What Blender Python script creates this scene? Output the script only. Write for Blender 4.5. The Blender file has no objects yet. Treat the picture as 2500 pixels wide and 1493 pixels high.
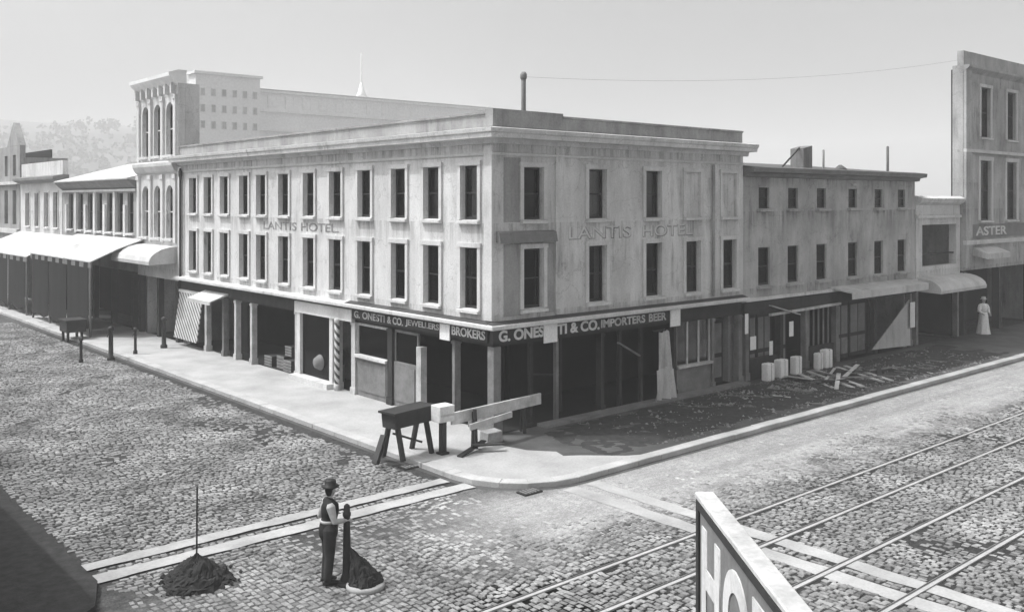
import bpy, bmesh, math, random
from mathutils import Vector, Matrix, Quaternion
random.seed(7)
R = math.radians
S = bpy.context.scene
COL = S.collection

# ------------------------------------------------------------------ camera
cam_d = bpy.data.cameras.new("camera")
cam_d.sensor_width = 36.0
cam_d.lens = 33.18
cam_d.shift_y = -0.1026
cam_d.clip_start = 0.1
cam_d.clip_end = 6000
cam = bpy.data.objects.new("camera", cam_d)
cam.location = (-16.504, -19.748, 6.5)
cam.rotation_euler = (R(90), 0, R(-41.005))
COL.objects.link(cam)
S.camera = cam

# ------------------------------------------------------------------ sky, sun, exposure
SUN = Vector((-0.46, 0.42, 1.0)).normalized()
world = bpy.data.worlds.new("World")
S.world = world
world.use_nodes = True
wn, wl = world.node_tree.nodes, world.node_tree.links
wn.clear()
w_out = wn.new("ShaderNodeOutputWorld")
w_bg = wn.new("ShaderNodeBackground")
w_sky = wn.new("ShaderNodeTexSky")
w_sky.sky_type = 'NISHITA'
w_sky.sun_disc = False
w_sky.sun_elevation = math.asin(SUN.z)
w_sky.sun_rotation = math.atan2(SUN.x, SUN.y)
w_sky.air_density = 1.0
w_sky.dust_density = 9.0
w_sky.ozone_density = 1.0
w_bw = wn.new("ShaderNodeRGBToBW")          # a black and white photograph
wl.new(w_sky.outputs[0], w_bw.inputs[0])
w_tc = wn.new("ShaderNodeTexCoord")
w_nz = wn.new("ShaderNodeTexNoise"); w_nz.inputs["Scale"].default_value = 2.2; w_nz.inputs["Detail"].default_value = 6
w_mr = wn.new("ShaderNodeMapRange"); w_mr.inputs[1].default_value = .3; w_mr.inputs[2].default_value = .7; w_mr.inputs[3].default_value = .93; w_mr.inputs[4].default_value = 1.07
w_mp = wn.new("ShaderNodeMapping"); w_mp.inputs["Scale"].default_value = (1, 1, 2.6)
w_mm = wn.new("ShaderNodeMath"); w_mm.operation = 'MULTIPLY'
wl.new(w_tc.outputs["Generated"], w_mp.inputs[0]); wl.new(w_mp.outputs[0], w_nz.inputs["Vector"]); wl.new(w_nz.outputs[0], w_mr.inputs[0])
wl.new(w_bw.outputs[0], w_mm.inputs[0]); wl.new(w_mr.outputs[0], w_mm.inputs[1])
wl.new(w_mm.outputs[0], w_bg.inputs[0])          # thin uneven cloud veil over the whole sky
w_bg.inputs[1].default_value = 0.15
wl.new(w_bg.outputs[0], w_out.inputs[0])

sun_d = bpy.data.lights.new("sun", 'SUN')
sun_d.energy = 2.1
sun_d.angle = R(0.8)
sun_d.color = (1, 1, 1)
sun = bpy.data.objects.new("sun", sun_d)
sun.rotation_euler = (-SUN).to_track_quat('-Z', 'Y').to_euler()
sun.location = (-20, 30, 60)
COL.objects.link(sun)

S.view_settings.view_transform = 'Standard'
S.view_settings.look = 'None'
S.view_settings.gamma = 1.0
S.view_settings.use_curve_mapping = False
S.view_settings.exposure = 0.48
S.render.engine = 'CYCLES'
S.cycles.max_bounces = 6
S.cycles.volume_bounces = 1
S.cycles.transparent_max_bounces = 12
S.cycles.use_denoising = True

# ------------------------------------------------------------------ materials (all grey: a black and white print)
def nt(name):
    m = bpy.data.materials.new(name)
    m.use_nodes = True
    n, l = m.node_tree.nodes, m.node_tree.links
    return m, n, l, n["Principled BSDF"]

def grey(v):
    return (v, v, v, 1)

def ramp(n, l, src, p0, v0, p1, v1):
    r = n.new("ShaderNodeMapRange")
    r.inputs[1].default_value = p0
    r.inputs[2].default_value = p1
    r.inputs[3].default_value = v0
    r.inputs[4].default_value = v1
    l.new(src, r.inputs[0])
    return r.outputs[0]

def noise(n, l, scale, detail=4, rough=0.55, vec=None, dist=0.0):
    t = n.new("ShaderNodeTexNoise")
    t.inputs["Scale"].default_value = scale
    t.inputs["Detail"].default_value = detail
    t.inputs["Roughness"].default_value = rough
    t.inputs["Distortion"].default_value = dist
    if vec is not None:
        l.new(vec, t.inputs["Vector"])
    return t.outputs[0]

def coords(n, l, scale=(1, 1, 1)):
    g = n.new("ShaderNodeNewGeometry")
    m = n.new("ShaderNodeMapping")
    m.inputs["Scale"].default_value = scale
    l.new(g.outputs["Position"], m.inputs[0])
    return m.outputs[0]

def mul(n, l, a, b):
    m = n.new("ShaderNodeMath")
    m.operation = 'MULTIPLY'
    for i, s in enumerate((a, b)):
        if isinstance(s, (int, float)):
            m.inputs[i].default_value = s
        else:
            l.new(s, m.inputs[i])
    return m.outputs[0]

def op(n, l, o, a, b=0.0):
    m = n.new("ShaderNodeMath")
    m.operation = o
    for i, s in enumerate((a, b)):
        if isinstance(s, (int, float)):
            m.inputs[i].default_value = s
        else:
            l.new(s, m.inputs[i])
    return m.outputs[0]

def bump(n, l, b, h, strength=0.3, dist=0.02):
    bm_ = n.new("ShaderNodeBump")
    bm_.inputs["Strength"].default_value = strength
    bm_.inputs["Distance"].default_value = dist
    l.new(h, bm_.inputs["Height"])
    l.new(bm_.outputs[0], b.inputs["Normal"])

def worn(name, base, var=0.25, scale=0.6, streak=0.0, rough=0.85, fine=18, bs=0.25, spec=0.3, sills=()):
    """paint, plaster, wood or iron: one grey with weather stains, rain streaks and fine relief"""
    m, n, l, b = nt(name)
    big = ramp(n, l, noise(n, l, scale, 5, 0.6, coords(n, l)), 0.3, 1 - var, 0.7, 1 + var * 0.35)
    val = mul(n, l, big, base)
    if streak:
        st = ramp(n, l, noise(n, l, 1.1, 6, 0.7, coords(n, l, (1.0, 1.0, 0.22))), 0.36, 1 - streak, 0.62, 1.0)
        run = ramp(n, l, noise(n, l, 3.4, 5, 0.7, coords(n, l, (1.0, 1.0, 0.10))), 0.50, 0.0, 0.66, 1.0)
        patch = ramp(n, l, noise(n, l, 0.55, 4, 0.6, coords(n, l)), 0.47, 0.0, 0.62, streak * 1.9)
        val = mul(n, l, mul(n, l, val, st), op(n, l, 'SUBTRACT', 1.0, mul(n, l, run, patch)))
        blot = ramp(n, l, noise(n, l, 2.3, 7, 0.75, coords(n, l)), 0.60, 1.0, 0.72, 1 - streak * 1.3)
        val = mul(n, l, val, blot)
    if sills:
        g_ = n.new("ShaderNodeNewGeometry")
        sp_ = n.new("ShaderNodeSeparateXYZ"); l.new(g_.outputs["Position"], sp_.inputs[0])
        dr = ramp(n, l, noise(n, l, 5.0, 5, 0.75, coords(n, l, (1.0, 1.0, 0.06))), 0.46, 0.0, 0.68, 0.55)
        for zt, ln in sills:
            up_ = ramp(n, l, sp_.outputs[2], zt - ln, 0.0, zt, 1.0)
            cut_ = op(n, l, 'LESS_THAN', sp_.outputs[2], zt + .02)
            val = mul(n, l, val, op(n, l, 'SUBTRACT', 1.0, mul(n, l, mul(n, l, up_, cut_), dr)))
        crk = n.new("ShaderNodeTexVoronoi"); crk.feature = 'DISTANCE_TO_EDGE'; crk.inputs["Scale"].default_value = 0.75
        wv = n.new("ShaderNodeVectorMath"); wv.operation = 'ADD'
        nz_ = n.new("ShaderNodeTexNoise"); nz_.inputs["Scale"].default_value = 2.0; nz_.inputs["Detail"].default_value = 6
        cc_ = coords(n, l); l.new(cc_, nz_.inputs["Vector"]); l.new(cc_, wv.inputs[0]); l.new(nz_.outputs["Color"], wv.inputs[1])
        l.new(wv.outputs[0], crk.inputs["Vector"])
        val = mul(n, l, val, ramp(n, l, crk.outputs["Distance"], 0.0, 0.72, 0.012, 1.0))
    fn = noise(n, l, fine, 3, 0.6, coords(n, l))
    val = mul(n, l, val, ramp(n, l, fn, 0.3, 0.88, 0.7, 1.08))
    l.new(val, b.inputs["Base Color"])
    b.inputs["Roughness"].default_value = rough
    b.inputs["Specular IOR Level"].default_value = spec
    bump(n, l, b, fn, bs, 0.01)
    return m

def stripes(name, vec, k, c0, c1, duty=0.5, wob=0.0):
    m, n, l, b = nt(name)
    g = n.new("ShaderNodeNewGeometry")
    d = n.new("ShaderNodeVectorMath")
    d.operation = 'DOT_PRODUCT'
    d.inputs[1].default_value = vec
    l.new(g.outputs["Position"], d.inputs[0])
    s = op(n, l, 'FRACT', mul(n, l, d.outputs["Value"], k))
    if wob:
        s = op(n, l, 'ADD', s, mul(n, l, op(n, l, 'SUBTRACT', noise(n, l, 3.0, 3), 0.5), wob))
    t = op(n, l, 'GREATER_THAN', s, duty)
    v = ramp(n, l, t, 0, c0, 1, c1)
    v = mul(n, l, v, ramp(n, l, noise(n, l, 5, 4), 0.3, 0.8, 0.7, 1.05))
    l.new(v, b.inputs["Base Color"])
    b.inputs["Roughness"].default_value = 0.8
    return m

M = {}
M['white_plaster'] = worn('white_plaster', 0.72, 0.16, 0.45, 0.22, sills=((5.86, .95), (3.36, .3), (8.05, .7)))
M['shade_plaster'] = worn('grey_plaster', 0.72, 0.22, 0.5, 0.28, sills=((5.86, .95), (3.36, .3), (8.05, .7)))
M['trim'] = worn('white_trim', 0.68, 0.14, 0.8, 0.16)
M['parapet'] = worn('weathered_parapet', 0.42, 0.35, 0.8, 0.30)
M['lead'] = worn('dark_lead', 0.07, 0.3, 1.2, 0)
M['stone'] = worn('grey_stone_wall', 0.38, 0.30, 0.6, 0.28)
M['dark_paint'] = worn('dark_paint', 0.035, 0.3, 1.5, 0, 0.6, spec=0.3)
M['mid_paint'] = worn('mid_paint', 0.22, 0.25, 1.5, 0.15, 0.7)
M['pale_wood'] = worn('pale_wood', 0.58, 0.30, 2.5, 0.2)
M['grey_wood'] = worn('grey_wood', 0.23, 0.3, 2.5, 0.2)
M['dark_wood'] = worn('dark_wood', 0.045, 0.3, 2.5, 0.2)
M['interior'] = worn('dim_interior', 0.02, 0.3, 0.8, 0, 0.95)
M['canvas'] = worn('pale_canvas', 0.60, 0.20, 0.8, 0.18)
M['cloth'] = worn('white_cloth', 0.86, 0.08, 1.5, 0.1)
M['verandah_shade'] = worn('verandah_shade', 0.014, 0.4, 1.2, 0.3, 0.95)  # near-black tone for the shade below the verandahs
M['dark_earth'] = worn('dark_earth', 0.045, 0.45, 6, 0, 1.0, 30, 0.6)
M['faded'] = worn('faded_lettering', 0.66, 0.3, 2.5, 0.3)
M['wall_letter'] = worn('faded_wall_lettering', 0.40, 0.35, 2.5, 0.5)
M['low_wall'] = worn('pale_grey_wall', 0.52, 0.30, 0.6, 0.30, sills=((6.1, .9), (3.35, .3), (7.35, .4)))
M['dirt'] = worn('dirty_rubble', 0.24, 0.6, 1.2, 0, 1.0, 9)
M['steel'] = worn('worn_steel', 0.42, 0.2, 1.5, 0, 0.6, spec=0.5)
M['iron'] = worn('black_iron', 0.03, 0.3, 3, 0, 0.6)
M['kerbstone'] = worn('kerb_stone', 0.46, 0.28, 0.9, 0, 0.9, 24)
M['crossing'] = worn('crossing_stone', 0.42, 0.34, 0.8, 0, 0.9, 20)
M['slate'] = worn('slate_roof', 0.13, 0.3, 0.8, 0.2)
M['far_wall'] = worn('far_wall', 0.82, 0.12, 0.05, 0.0, fine=2)
M['far_white'] = worn('far_white_wall', 0.80, 0.10, 0.1, 0.0, fine=2)
M['hill'] = worn('far_hill', 0.20, 0.4, 0.012, 0, 1.0, 0.08)
M['leaf'] = worn('far_foliage', 0.13, 0.35, 0.05, 0, 1.0, 0.6)
M['skin'] = worn('skin', 0.42, 0.08, 6, 0, 0.6)
M['hair'] = worn('dark_hair', 0.02, 0.3, 14, 0, 0.55)
M['dress'] = worn('dark_dress_cloth', 0.032, 0.35, 5, 0.3, 0.9, 60)
M['skirt'] = worn('dark_skirt_cloth', 0.05, 0.35, 5, 0.3, 0.9, 60)
M['belt'] = worn('pale_belt', 0.45, 0.2, 6, 0)
M['hung_stripe'] = stripes('diagonal_stripes', (0, 1.0, -1.25), 3.4, 0.60, 0.12, 0.55, 0.15)
M['pole_stripe'] = stripes('pole_stripes', (0.9, -0.9, 1.0), 3.6, 0.72, 0.08, 0.55)

def glass_mat():
    m, n, l, b = nt('window_glass')
    n.remove(b)
    out = n["Material Output"]
    tr = n.new("ShaderNodeBsdfTransparent"); tr.inputs[0].default_value = grey(0.60)
    gl = n.new("ShaderNodeBsdfGlossy"); gl.inputs[0].default_value = grey(0.8); gl.inputs["Roughness"].default_value = 0.06
    bp = n.new("ShaderNodeBump"); bp.inputs["Strength"].default_value = 0.05
    l.new(noise(n, l, 3.0, 2, 0.5, coords(n, l)), bp.inputs["Height"])
    l.new(bp.outputs[0], gl.inputs["Normal"])
    fr = n.new("ShaderNodeFresnel"); fr.inputs[0].default_value = 1.25
    mx = n.new("ShaderNodeMixShader")
    l.new(fr.outputs[0], mx.inputs[0]); l.new(tr.outputs[0], mx.inputs[1]); l.new(gl.outputs[0], mx.inputs[2])
    l.new(mx.outputs[0], out.inputs[0])
    return m
M['glass'] = glass_mat()

def ground_mat():
    """macadam: grey mottled left street, pale dusty carriageway and a darker mottled band between the tram rails"""
    m, n, l, b = nt('macadam')
    g = n.new("ShaderNodeNewGeometry")
    sx = n.new("ShaderNodeSeparateXYZ"); l.new(g.outputs["Position"], sx.inputs[0])
    x, y = sx.outputs[0], sx.outputs[1]
    wob = mul(n, l, op(n, l, 'SUBTRACT', noise(n, l, 0.5, 5, 0.65, coords(n, l)), 0.5), 2.6)
    yw = op(n, l, 'ADD', y, wob)
    xw = op(n, l, 'ADD', x, wob)
    # tram band: y < -7.4 ; pale band -7.4 .. -4 ; left street y > -3.4
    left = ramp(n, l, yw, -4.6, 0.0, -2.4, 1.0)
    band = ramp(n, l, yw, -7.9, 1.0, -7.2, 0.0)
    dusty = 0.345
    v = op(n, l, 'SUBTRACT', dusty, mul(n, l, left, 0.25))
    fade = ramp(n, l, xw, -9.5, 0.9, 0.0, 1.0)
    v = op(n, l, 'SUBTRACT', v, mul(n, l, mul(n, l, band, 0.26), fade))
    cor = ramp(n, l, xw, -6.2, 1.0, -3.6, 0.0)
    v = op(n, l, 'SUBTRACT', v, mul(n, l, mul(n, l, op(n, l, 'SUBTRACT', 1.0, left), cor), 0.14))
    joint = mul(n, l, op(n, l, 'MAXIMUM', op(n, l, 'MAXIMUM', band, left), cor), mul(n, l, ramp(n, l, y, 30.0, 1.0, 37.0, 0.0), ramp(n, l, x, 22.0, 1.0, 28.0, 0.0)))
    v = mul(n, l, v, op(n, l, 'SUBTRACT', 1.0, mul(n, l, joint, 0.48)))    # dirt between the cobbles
    # mottling: broken stone, dung and dust, stretched a little along the streets
    m1 = ramp(n, l, noise(n, l, 1.0, 6, 0.7, coords(n, l, (0.6, 1.0, 1))), 0.32, 0.66, 0.68, 1.24)
    m2 = ramp(n, l, noise(n, l, 6.5, 6, 0.75, coords(n, l)), 0.34, 0.55, 0.62, 1.25)
    m3 = ramp(n, l, noise(n, l, 26, 3, 0.6, coords(n, l)), 0.32, 0.72, 0.66, 1.20)
    calm = op(n, l, 'MAXIMUM', op(n, l, 'MAXIMUM', band, left), cor)     # dusty part is smoother
    def soft(s, f):
        return op(n, l, 'ADD', mul(n, l, s, ramp(n, l, calm, 0, f, 1, 1)), ramp(n, l, calm, 0, 1 - f, 1, 0))
    for s, f in ((m1, 0.5), (m2, 0.55), (m3, 0.8)):
        v = mul(n, l, v, soft(s, f))
    rutL = ramp(n, l, noise(n, l, 1.0, 5, 0.65, coords(n, l, (2.2, 0.05, 1))), 0.36, 0.80, 0.62, 1.10)
    rutR = ramp(n, l, noise(n, l, 1.0, 5, 0.65, coords(n, l, (0.05, 2.2, 1))), 0.36, 0.84, 0.62, 1.08)
    v = mul(n, l, v, op(n, l, 'ADD', mul(n, l, rutL, left), mul(n, l, rutR, op(n, l, 'SUBTRACT', 1.0, left))))
    l.new(v, b.inputs["Base Color"])
    b.inputs["Roughness"].default_value = 0.95
    b.inputs["Specular IOR Level"].default_value = 0.2
    h = op(n, l, 'ADD', noise(n, l, 9, 5, 0.7, coords(n, l)), mul(n, l, noise(n, l, 40, 3, 0.6, coords(n, l)), 0.5))
    bump(n, l, b, h, 0.5, 0.03)
    return m
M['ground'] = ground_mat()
M['pale_paving'] = worn('pale_paving', 0.42, 0.26, 0.7, 0, 0.92, 16)
M['asphalt_shade'] = worn('shade_dark_asphalt', 0.09, 0.50, 0.9, 0, 0.8, 12, 0.4)  # asphalt tone deepened to carry the corner building's shadow

# ------------------------------------------------------------------ mesh helpers
class Frame:
    """a vertical plane: o = foot point, a = direction along it, n = outward normal"""
    def __init__(s, o, a, n):
        s.o, s.a, s.n = Vector((o[0], o[1], 0)), Vector((a[0], a[1], 0)), Vector((n[0], n[1], 0))
    def p(s, a, z, d):
        return s.o + s.a * a + s.n * d + Vector((0, 0, z))

FL = Frame((0, 0), (0, 1), (-1, 0))      # front towards the left street
FR = Frame((0, 0), (1, 0), (0, -1))      # front towards the right street
W0 = Frame((0, 0), (1, 0), (0, 1))       # plain x, z, y

class MB:
    def __init__(s):
        s.v, s.f, s.sm = [], [], []
    def add(s, vs, fs, smooth=False):
        k = len(s.v)
        s.v += [Vector(q) for q in vs]
        s.f += [[i + k for i in q] for q in fs]
        s.sm += [smooth] * len(fs)
        return s
    def box(s, F, a0, a1, z0, z1, d0, d1):
        vs = [F.p(a, z, d) for d in (d0, d1) for z in (z0, z1) for a in (a0, a1)]
        return s.add(vs, [(0, 1, 3, 2), (4, 6, 7, 5), (0, 4, 5, 1), (2, 3, 7, 6), (0, 2, 6, 4), (1, 5, 7, 3)])
    def bar(s, p, q, w, h=None, up=Vector((0, 0, 1))):
        p, q = Vector(p), Vector(q)
        h = h or w
        d = (q - p).normalized()
        if abs(d.dot(up)) > 0.97:
            up = Vector((0, 1, 0))
        sd = d.cross(up).normalized()
        u2 = sd.cross(d)
        vs = [e + sd * (i * w / 2) + u2 * (j * h / 2) for e in (p, q) for j in (-1, 1) for i in (-1, 1)]
        return s.add(vs, [(0, 1, 3, 2), (4, 6, 7, 5), (0, 4, 5, 1), (2, 3, 7, 6), (0, 2, 6, 4), (1, 5, 7, 3)])
    def prism(s, F, poly, a0, a1):
        """profile poly [(d, z)] swept along the frame from a0 to a1"""
        k = len(poly)
        vs = [F.p(a, z, d) for a in (a0, a1) for d, z in poly]
        fs = [list(range(k)), list(range(2 * k - 1, k - 1, -1))]
        fs += [(i, (i + 1) % k, k + (i + 1) % k, k + i) for i in range(k)]
        return s.add(vs, fs)
    def slab(s, poly, z0, z1):
        k = len(poly)
        vs = [(x, y, z) for z in (z0, z1) for x, y in poly]
        fs = [list(range(k - 1, -1, -1)), list(range(k, 2 * k))]
        fs += [(i, (i + 1) % k, k + (i + 1) % k, k + i) for i in range(k)]
        return s.add(vs, fs)
    def tube(s, pts, n=10, flat=None, smooth=True):
        """chain of (point, radius) lofted into one closed tapering tube"""
        P = [Vector(p) for p, r in pts]
        rs = [r for p, r in pts]
        rings = []
        t = (P[1] - P[0]).normalized()
        ref = Vector((0, 0, 1)) if abs(t.z) < 0.9 else Vector((1, 0, 0))
        x = t.cross(ref).normalized()
        N = len(P)
        def ring(c, x, y, r):
            return [c + x * (math.cos(2 * math.pi * i / n) * r) + y * (math.sin(2 * math.pi * i / n) * r) for i in range(n)]
        for i in range(N):
            t2 = (P[min(i + 1, N - 1)] - P[max(i - 1, 0)]).normalized()
            x = (x - t2 * x.dot(t2)).normalized()
            y = t2.cross(x)
            if i == 0:
                rings.append(ring(P[0] - t2 * rs[0] * 0.75, x, y, rs[0] * 0.6))
            rings.append(ring(P[i], x, y, rs[i]))
            if i == N - 1:
                rings.append(ring(P[i] + t2 * rs[i] * 0.75, x, y, rs[i] * 0.6))
        vs = [q for r in rings for q in r]
        fs = [list(range(n - 1, -1, -1)), [len(vs) - n + i for i in range(n)]]
        for k in range(len(rings) - 1):
            for i in range(n):
                j = (i + 1) % n
                fs.append((k * n + i, k * n + j, (k + 1) * n + j, (k + 1) * n + i))
        return s.add(vs, fs, smooth)
    def pipe(s, p, q, r, n=10):
        return s.tube([(p, r), (q, r)], n)
    def lathe(s, c, prof, n=16, squash=(1, 1), smooth=True, fold=None, shift=None):
        """prof [(r, z)] turned about a vertical axis at c"""
        vs, fs = [], []
        for k, (r, z) in enumerate(prof):
            dx, dy = shift(z) if shift else (0, 0)
            for i in range(n):
                t = 2 * math.pi * i / n
                q = r * (1 + (fold(t, z) if fold else 0))
                vs.append((c[0] + dx + math.cos(t) * q * squash[0], c[1] + dy + math.sin(t) * q * squash[1], c[2] + z))
        for k in range(len(prof) - 1):
            for i in range(n):
                j = (i + 1) % n
                fs.append((k * n + i, k * n + j, (k + 1) * n + j, (k + 1) * n + i))
        fs.append(list(range(n - 1, -1, -1)))
        fs.append([(len(prof) - 1) * n + i for i in range(n)])
        return s.add(vs, fs, smooth)
    def ball(s, c, r, sc=(1, 1, 1), n=12):
        prof = [(r * math.sin(math.pi * k / 8) * sc[0], -r * math.cos(math.pi * k / 8) * sc[2]) for k in range(1, 8)]
        return s.lathe(c, prof, n, (1, sc[1] / sc[0]))
    def mesh(s, name, bevel=0):
        me = bpy.data.meshes.new(name)
        me.from_pydata([tuple(q) for q in s.v], [], s.f)
        bm = bmesh.new(); bm.from_mesh(me)
        bmesh.ops.recalc_face_normals(bm, faces=bm.faces)
        if bevel:
            bmesh.ops.bevel(bm, geom=list(bm.edges), offset=bevel, segments=1, affect='EDGES', clamp_overlap=True)
        bm.to_mesh(me); bm.free()
        if any(s.sm) and not bevel:
            for p, f in zip(me.polygons, s.sm):
                p.use_smooth = f
        return me

def link(name, me, mat, parent=None, loc=None):
    o = bpy.data.objects.new(name, me)
    COL.objects.link(o)
    if mat is not None and len(me.materials) == 0:
        me.materials.append(M[mat] if isinstance(mat, str) else mat)
    if loc is not None:
        o.location = loc
    if parent is not None:
        o.parent = parent
        o.matrix_parent_inverse = world_of(parent).inverted()
    return o

def world_of(o):
    m = Matrix.LocRotScale(o.location, o.rotation_euler, o.scale)
    if o.parent:
        m = world_of(o.parent) @ o.matrix_parent_inverse @ m
    return m

def part(name, mb, mat, parent, bevel=0):
    return link(name, mb.mesh(name, bevel), mat, parent)

def tag(o, label=None, cat=None, group=None, kind=None):
    for k, v in (("label", label), ("category", cat), ("group", group), ("kind", kind)):
        if v:
            o[k] = v
    return o

def thing(name, label, cat, loc=(0, 0, 0), group=None):
    o = bpy.data.objects.new(name, None)
    o.empty_display_size = 0.3
    COL.objects.link(o)
    o.location = loc
    return tag(o, label, cat, group)

def struct(name, mb, mat, label=None):
    return tag(link(name, mb.mesh(name), mat), label, None, None, "structure")

def solo(name, mb, mat, label, cat, group=None, bevel=0):
    return tag(link(name, mb.mesh(name, bevel), mat), label, cat, group)

def wall(mb, F, a0, a1, z0, z1, holes, th=0.35, d=0.0):
    """a wall slab with real openings and reveals"""
    A = sorted({a0, a1} | {h[0] for h in holes} | {h[1] for h in holes})
    Z = sorted({z0, z1} | {h[2] for h in holes} | {h[3] for h in holes})
    def solid(i, j):
        if i < 0 or j < 0 or i >= len(A) - 1 or j >= len(Z) - 1:
            return False
        ca, cz = (A[i] + A[i + 1]) / 2, (Z[j] + Z[j + 1]) / 2
        return not any(h[0] < ca < h[1] and h[2] < cz < h[3] for h in holes)
    for i in range(len(A) - 1):
        for j in range(len(Z) - 1):
            if not solid(i, j):
                continue
            b0, b1, y0, y1 = A[i], A[i + 1], Z[j], Z[j + 1]
            mb.add([F.p(b0, y0, d), F.p(b1, y0, d), F.p(b1, y1, d), F.p(b0, y1, d)], [(0, 1, 2, 3)])
            mb.add([F.p(b0, y0, d - th), F.p(b1, y0, d - th), F.p(b1, y1, d - th), F.p(b0, y1, d - th)], [(3, 2, 1, 0)])
            for (di, dj, e) in ((-1, 0, (b0, y0, b0, y1)), (1, 0, (b1, y0, b1, y1)), (0, -1, (b0, y0, b1, y0)), (0, 1, (b0, y1, b1, y1))):
                if not solid(i + di, j + dj):
                    mb.add([F.p(e[0], e[1], d), F.p(e[2], e[3], d), F.p(e[2], e[3], d - th), F.p(e[0], e[1], d - th)], [(0, 1, 2, 3)])
    return mb

_wm = {}
def window(F, a, z0, z1, w, parent, trim='trim', bars=False, blind=0.0, curtain=0.0, arch=0.14, depth=0.0, sash='dark_paint', sill=True, wid='L', side=1):
    """sash window set in a wall opening: sash > pane, sill, surround, blind"""
    h = z1 - z0
    G = Frame((0, 0), F.a[:2], F.n[:2])
    key = (wid, round(w, 2), round(h, 2), bars, arch, depth)
    if key not in _wm:
        s = MB()
        f = 0.055
        for e in (-1, 1):
            s.box(G, e * w / 2, e * (w / 2 - f), 0, h, -0.20, -0.13)
        s.box(G, -w / 2 + f, w / 2 - f, 0, f + 0.02, -0.198, -0.132)
        s.box(G, -w / 2 + f, w / 2 - f, h - f, h, -0.198, -0.132)
        s.box(G, -w / 2 + f, w / 2 - f, h * 0.5 - 0.025, h * 0.5 + 0.025, -0.185, -0.12)
        if bars:
            s.box(G, -0.014, 0.014, f + 0.02, h * 0.5 - 0.025, -0.18, -0.145)
            s.box(G, -0.014, 0.014, h * 0.5 + 0.025, h - f, -0.18, -0.145)
            for q in (0.25, 0.75):
                s.box(G, -w / 2 + f, w / 2 - f, h * q - 0.012, h * q + 0.012, -0.176, -0.148)
        p = MB().box(G, -w / 2 + f, w / 2 - f, f, h - f, -0.168, -0.162)
        si = MB().prism(G, [(-0.12, -0.015), (0.13 + depth, -0.035), (0.13 + depth, -0.11), (0.02, -0.13), (-0.12, -0.13)], -w / 2 - 0.12, w / 2 + 0.12)
        ar = MB()
        t = arch
        if arch:
            for e in (-1, 1):
                ar.box(G, e * (w / 2 + 0.012), e * (w / 2 + t), 0.0, h + 0.012, 0.0, 0.055)
            ar.box(G, -w / 2 - t - 0.02, w / 2 + t + 0.02, h + 0.014, h + t, -0.002, 0.075)
        _wm[key] = (s.mesh('window'), p.mesh('pane'), si.mesh('sill'), ar.mesh('surround') if arch else None)
    sm, pm, im, am = _wm[key]
    loc = F.p(a, z0, 0)
    o = link('window', sm, sash, parent, loc)
    link('pane', pm, 'glass', o, loc)
    if sill:
        link('sill', im, trim, o, loc)
    if am:
        link('surround', am, trim, o, loc)
    if blind:
        b = MB().box(F, a - w / 2 + 0.03, a + w / 2 - 0.03, z1 - h * blind, z1 - 0.02, -0.24, -0.225)
        link('blind', b.mesh('blind'), 'canvas', o)
    if curtain:
        b = MB()
        x0 = a - w / 2 + 0.06 if side > 0 else a + w / 2 - 0.06
        k = 7
        for q in range(k):
            c = x0 + side * w * curtain * (q + 0.5) / k
            b.box(F, c - w * curtain / k * 0.48, c + w * curtain / k * 0.48, z0 + 0.05, z1 - 0.05, -0.26 - 0.02 * (q % 2), -0.235 - 0.02 * (q % 2))
        link('curtain', b.mesh('curtain'), 'cloth', o)
    return o

def text_mesh(name, body, F, xdir, a, z, d, height, width=None, bold=0.0):
    """lettering as a real raised mesh on a plane; a = where its left edge stands"""
    c = bpy.data.curves.new(name, 'FONT')
    c.body = body
    c.size = 1.0
    c.offset = bold
    c.extrude = 0.012
    o = bpy.data.objects.new(name, c)
    COL.objects.link(o)
    bpy.context.view_layer.update()
    me = bpy.data.meshes.new_from_object(o.evaluated_get(bpy.context.evaluated_depsgraph_get()))
    bpy.data.objects.remove(o)
    xs = [v.co.x for v in me.vertices]; ys = [v.co.y for v in me.vertices]
    sy = height / max(0.01, max(ys) - min(ys))
    sx = sy if width is None else width / (max(xs) - min(xs))
    x0, y0 = min(xs), min(ys)
    for v in me.vertices:
        p = F.p(a + xdir * (v.co.x - x0) * sx, z + (v.co.y - y0) * sy, d + v.co.z)
        v.co = p
    me.name = name
    return me

# ------------------------------------------------------------------ ground, pavements, kerbs
g = MB()
g.add([(-2500, -2500, 0), (2500, -2500, 0), (2500, 2500, 0), (-2500, 2500, 0)], [(0, 1, 2, 3)])
GROUND = struct('ground', g, 'ground')

KX, KY, KR = -3.10, -4.30, 2.1          # kerb lines and corner radius
def arc(off, n=12):
    r = KR - off
    c = (KX + KR, KY + KR)
    return [(c[0] - r * math.cos(math.pi / 2 * i / n), c[1] - r * math.sin(math.pi / 2 * i / n)) for i in range(n + 1)]
SHADE_EDGE = [(1.55, KY + 0.33), (1.15, -3.75), (0.35, -3.0), (-0.02, -2.75), (0.12, -2.35), (-0.35, -1.75), (-0.55, -0.9), (-0.30, -0.02)]  # edge of the dark paving, drawn along the building's cast shadow
pave = [(KX + 0.33, 240)] + arc(0.33) + SHADE_EDGE + [(0.2, 0.02), (0.2, 240)]
struct('pale_pavement', MB().slab(pave, 0.0, 0.12), 'pale_paving')
asp = list(reversed(SHADE_EDGE)) + [(240, KY + 0.33), (240, 0.02)]
asp = [SHADE_EDGE[-1]] + [(240, -0.02), (240, KY + 0.33)] + SHADE_EDGE[:-1]
struct('shade_toned_pavement', MB().slab(asp, 0.0, 0.12), 'asphalt_shade')  # pavement darkened where the building's shadow falls, shade put into its colour
outer = [(KX, 240)] + arc(0.0) + [(240, KY)]
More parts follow.
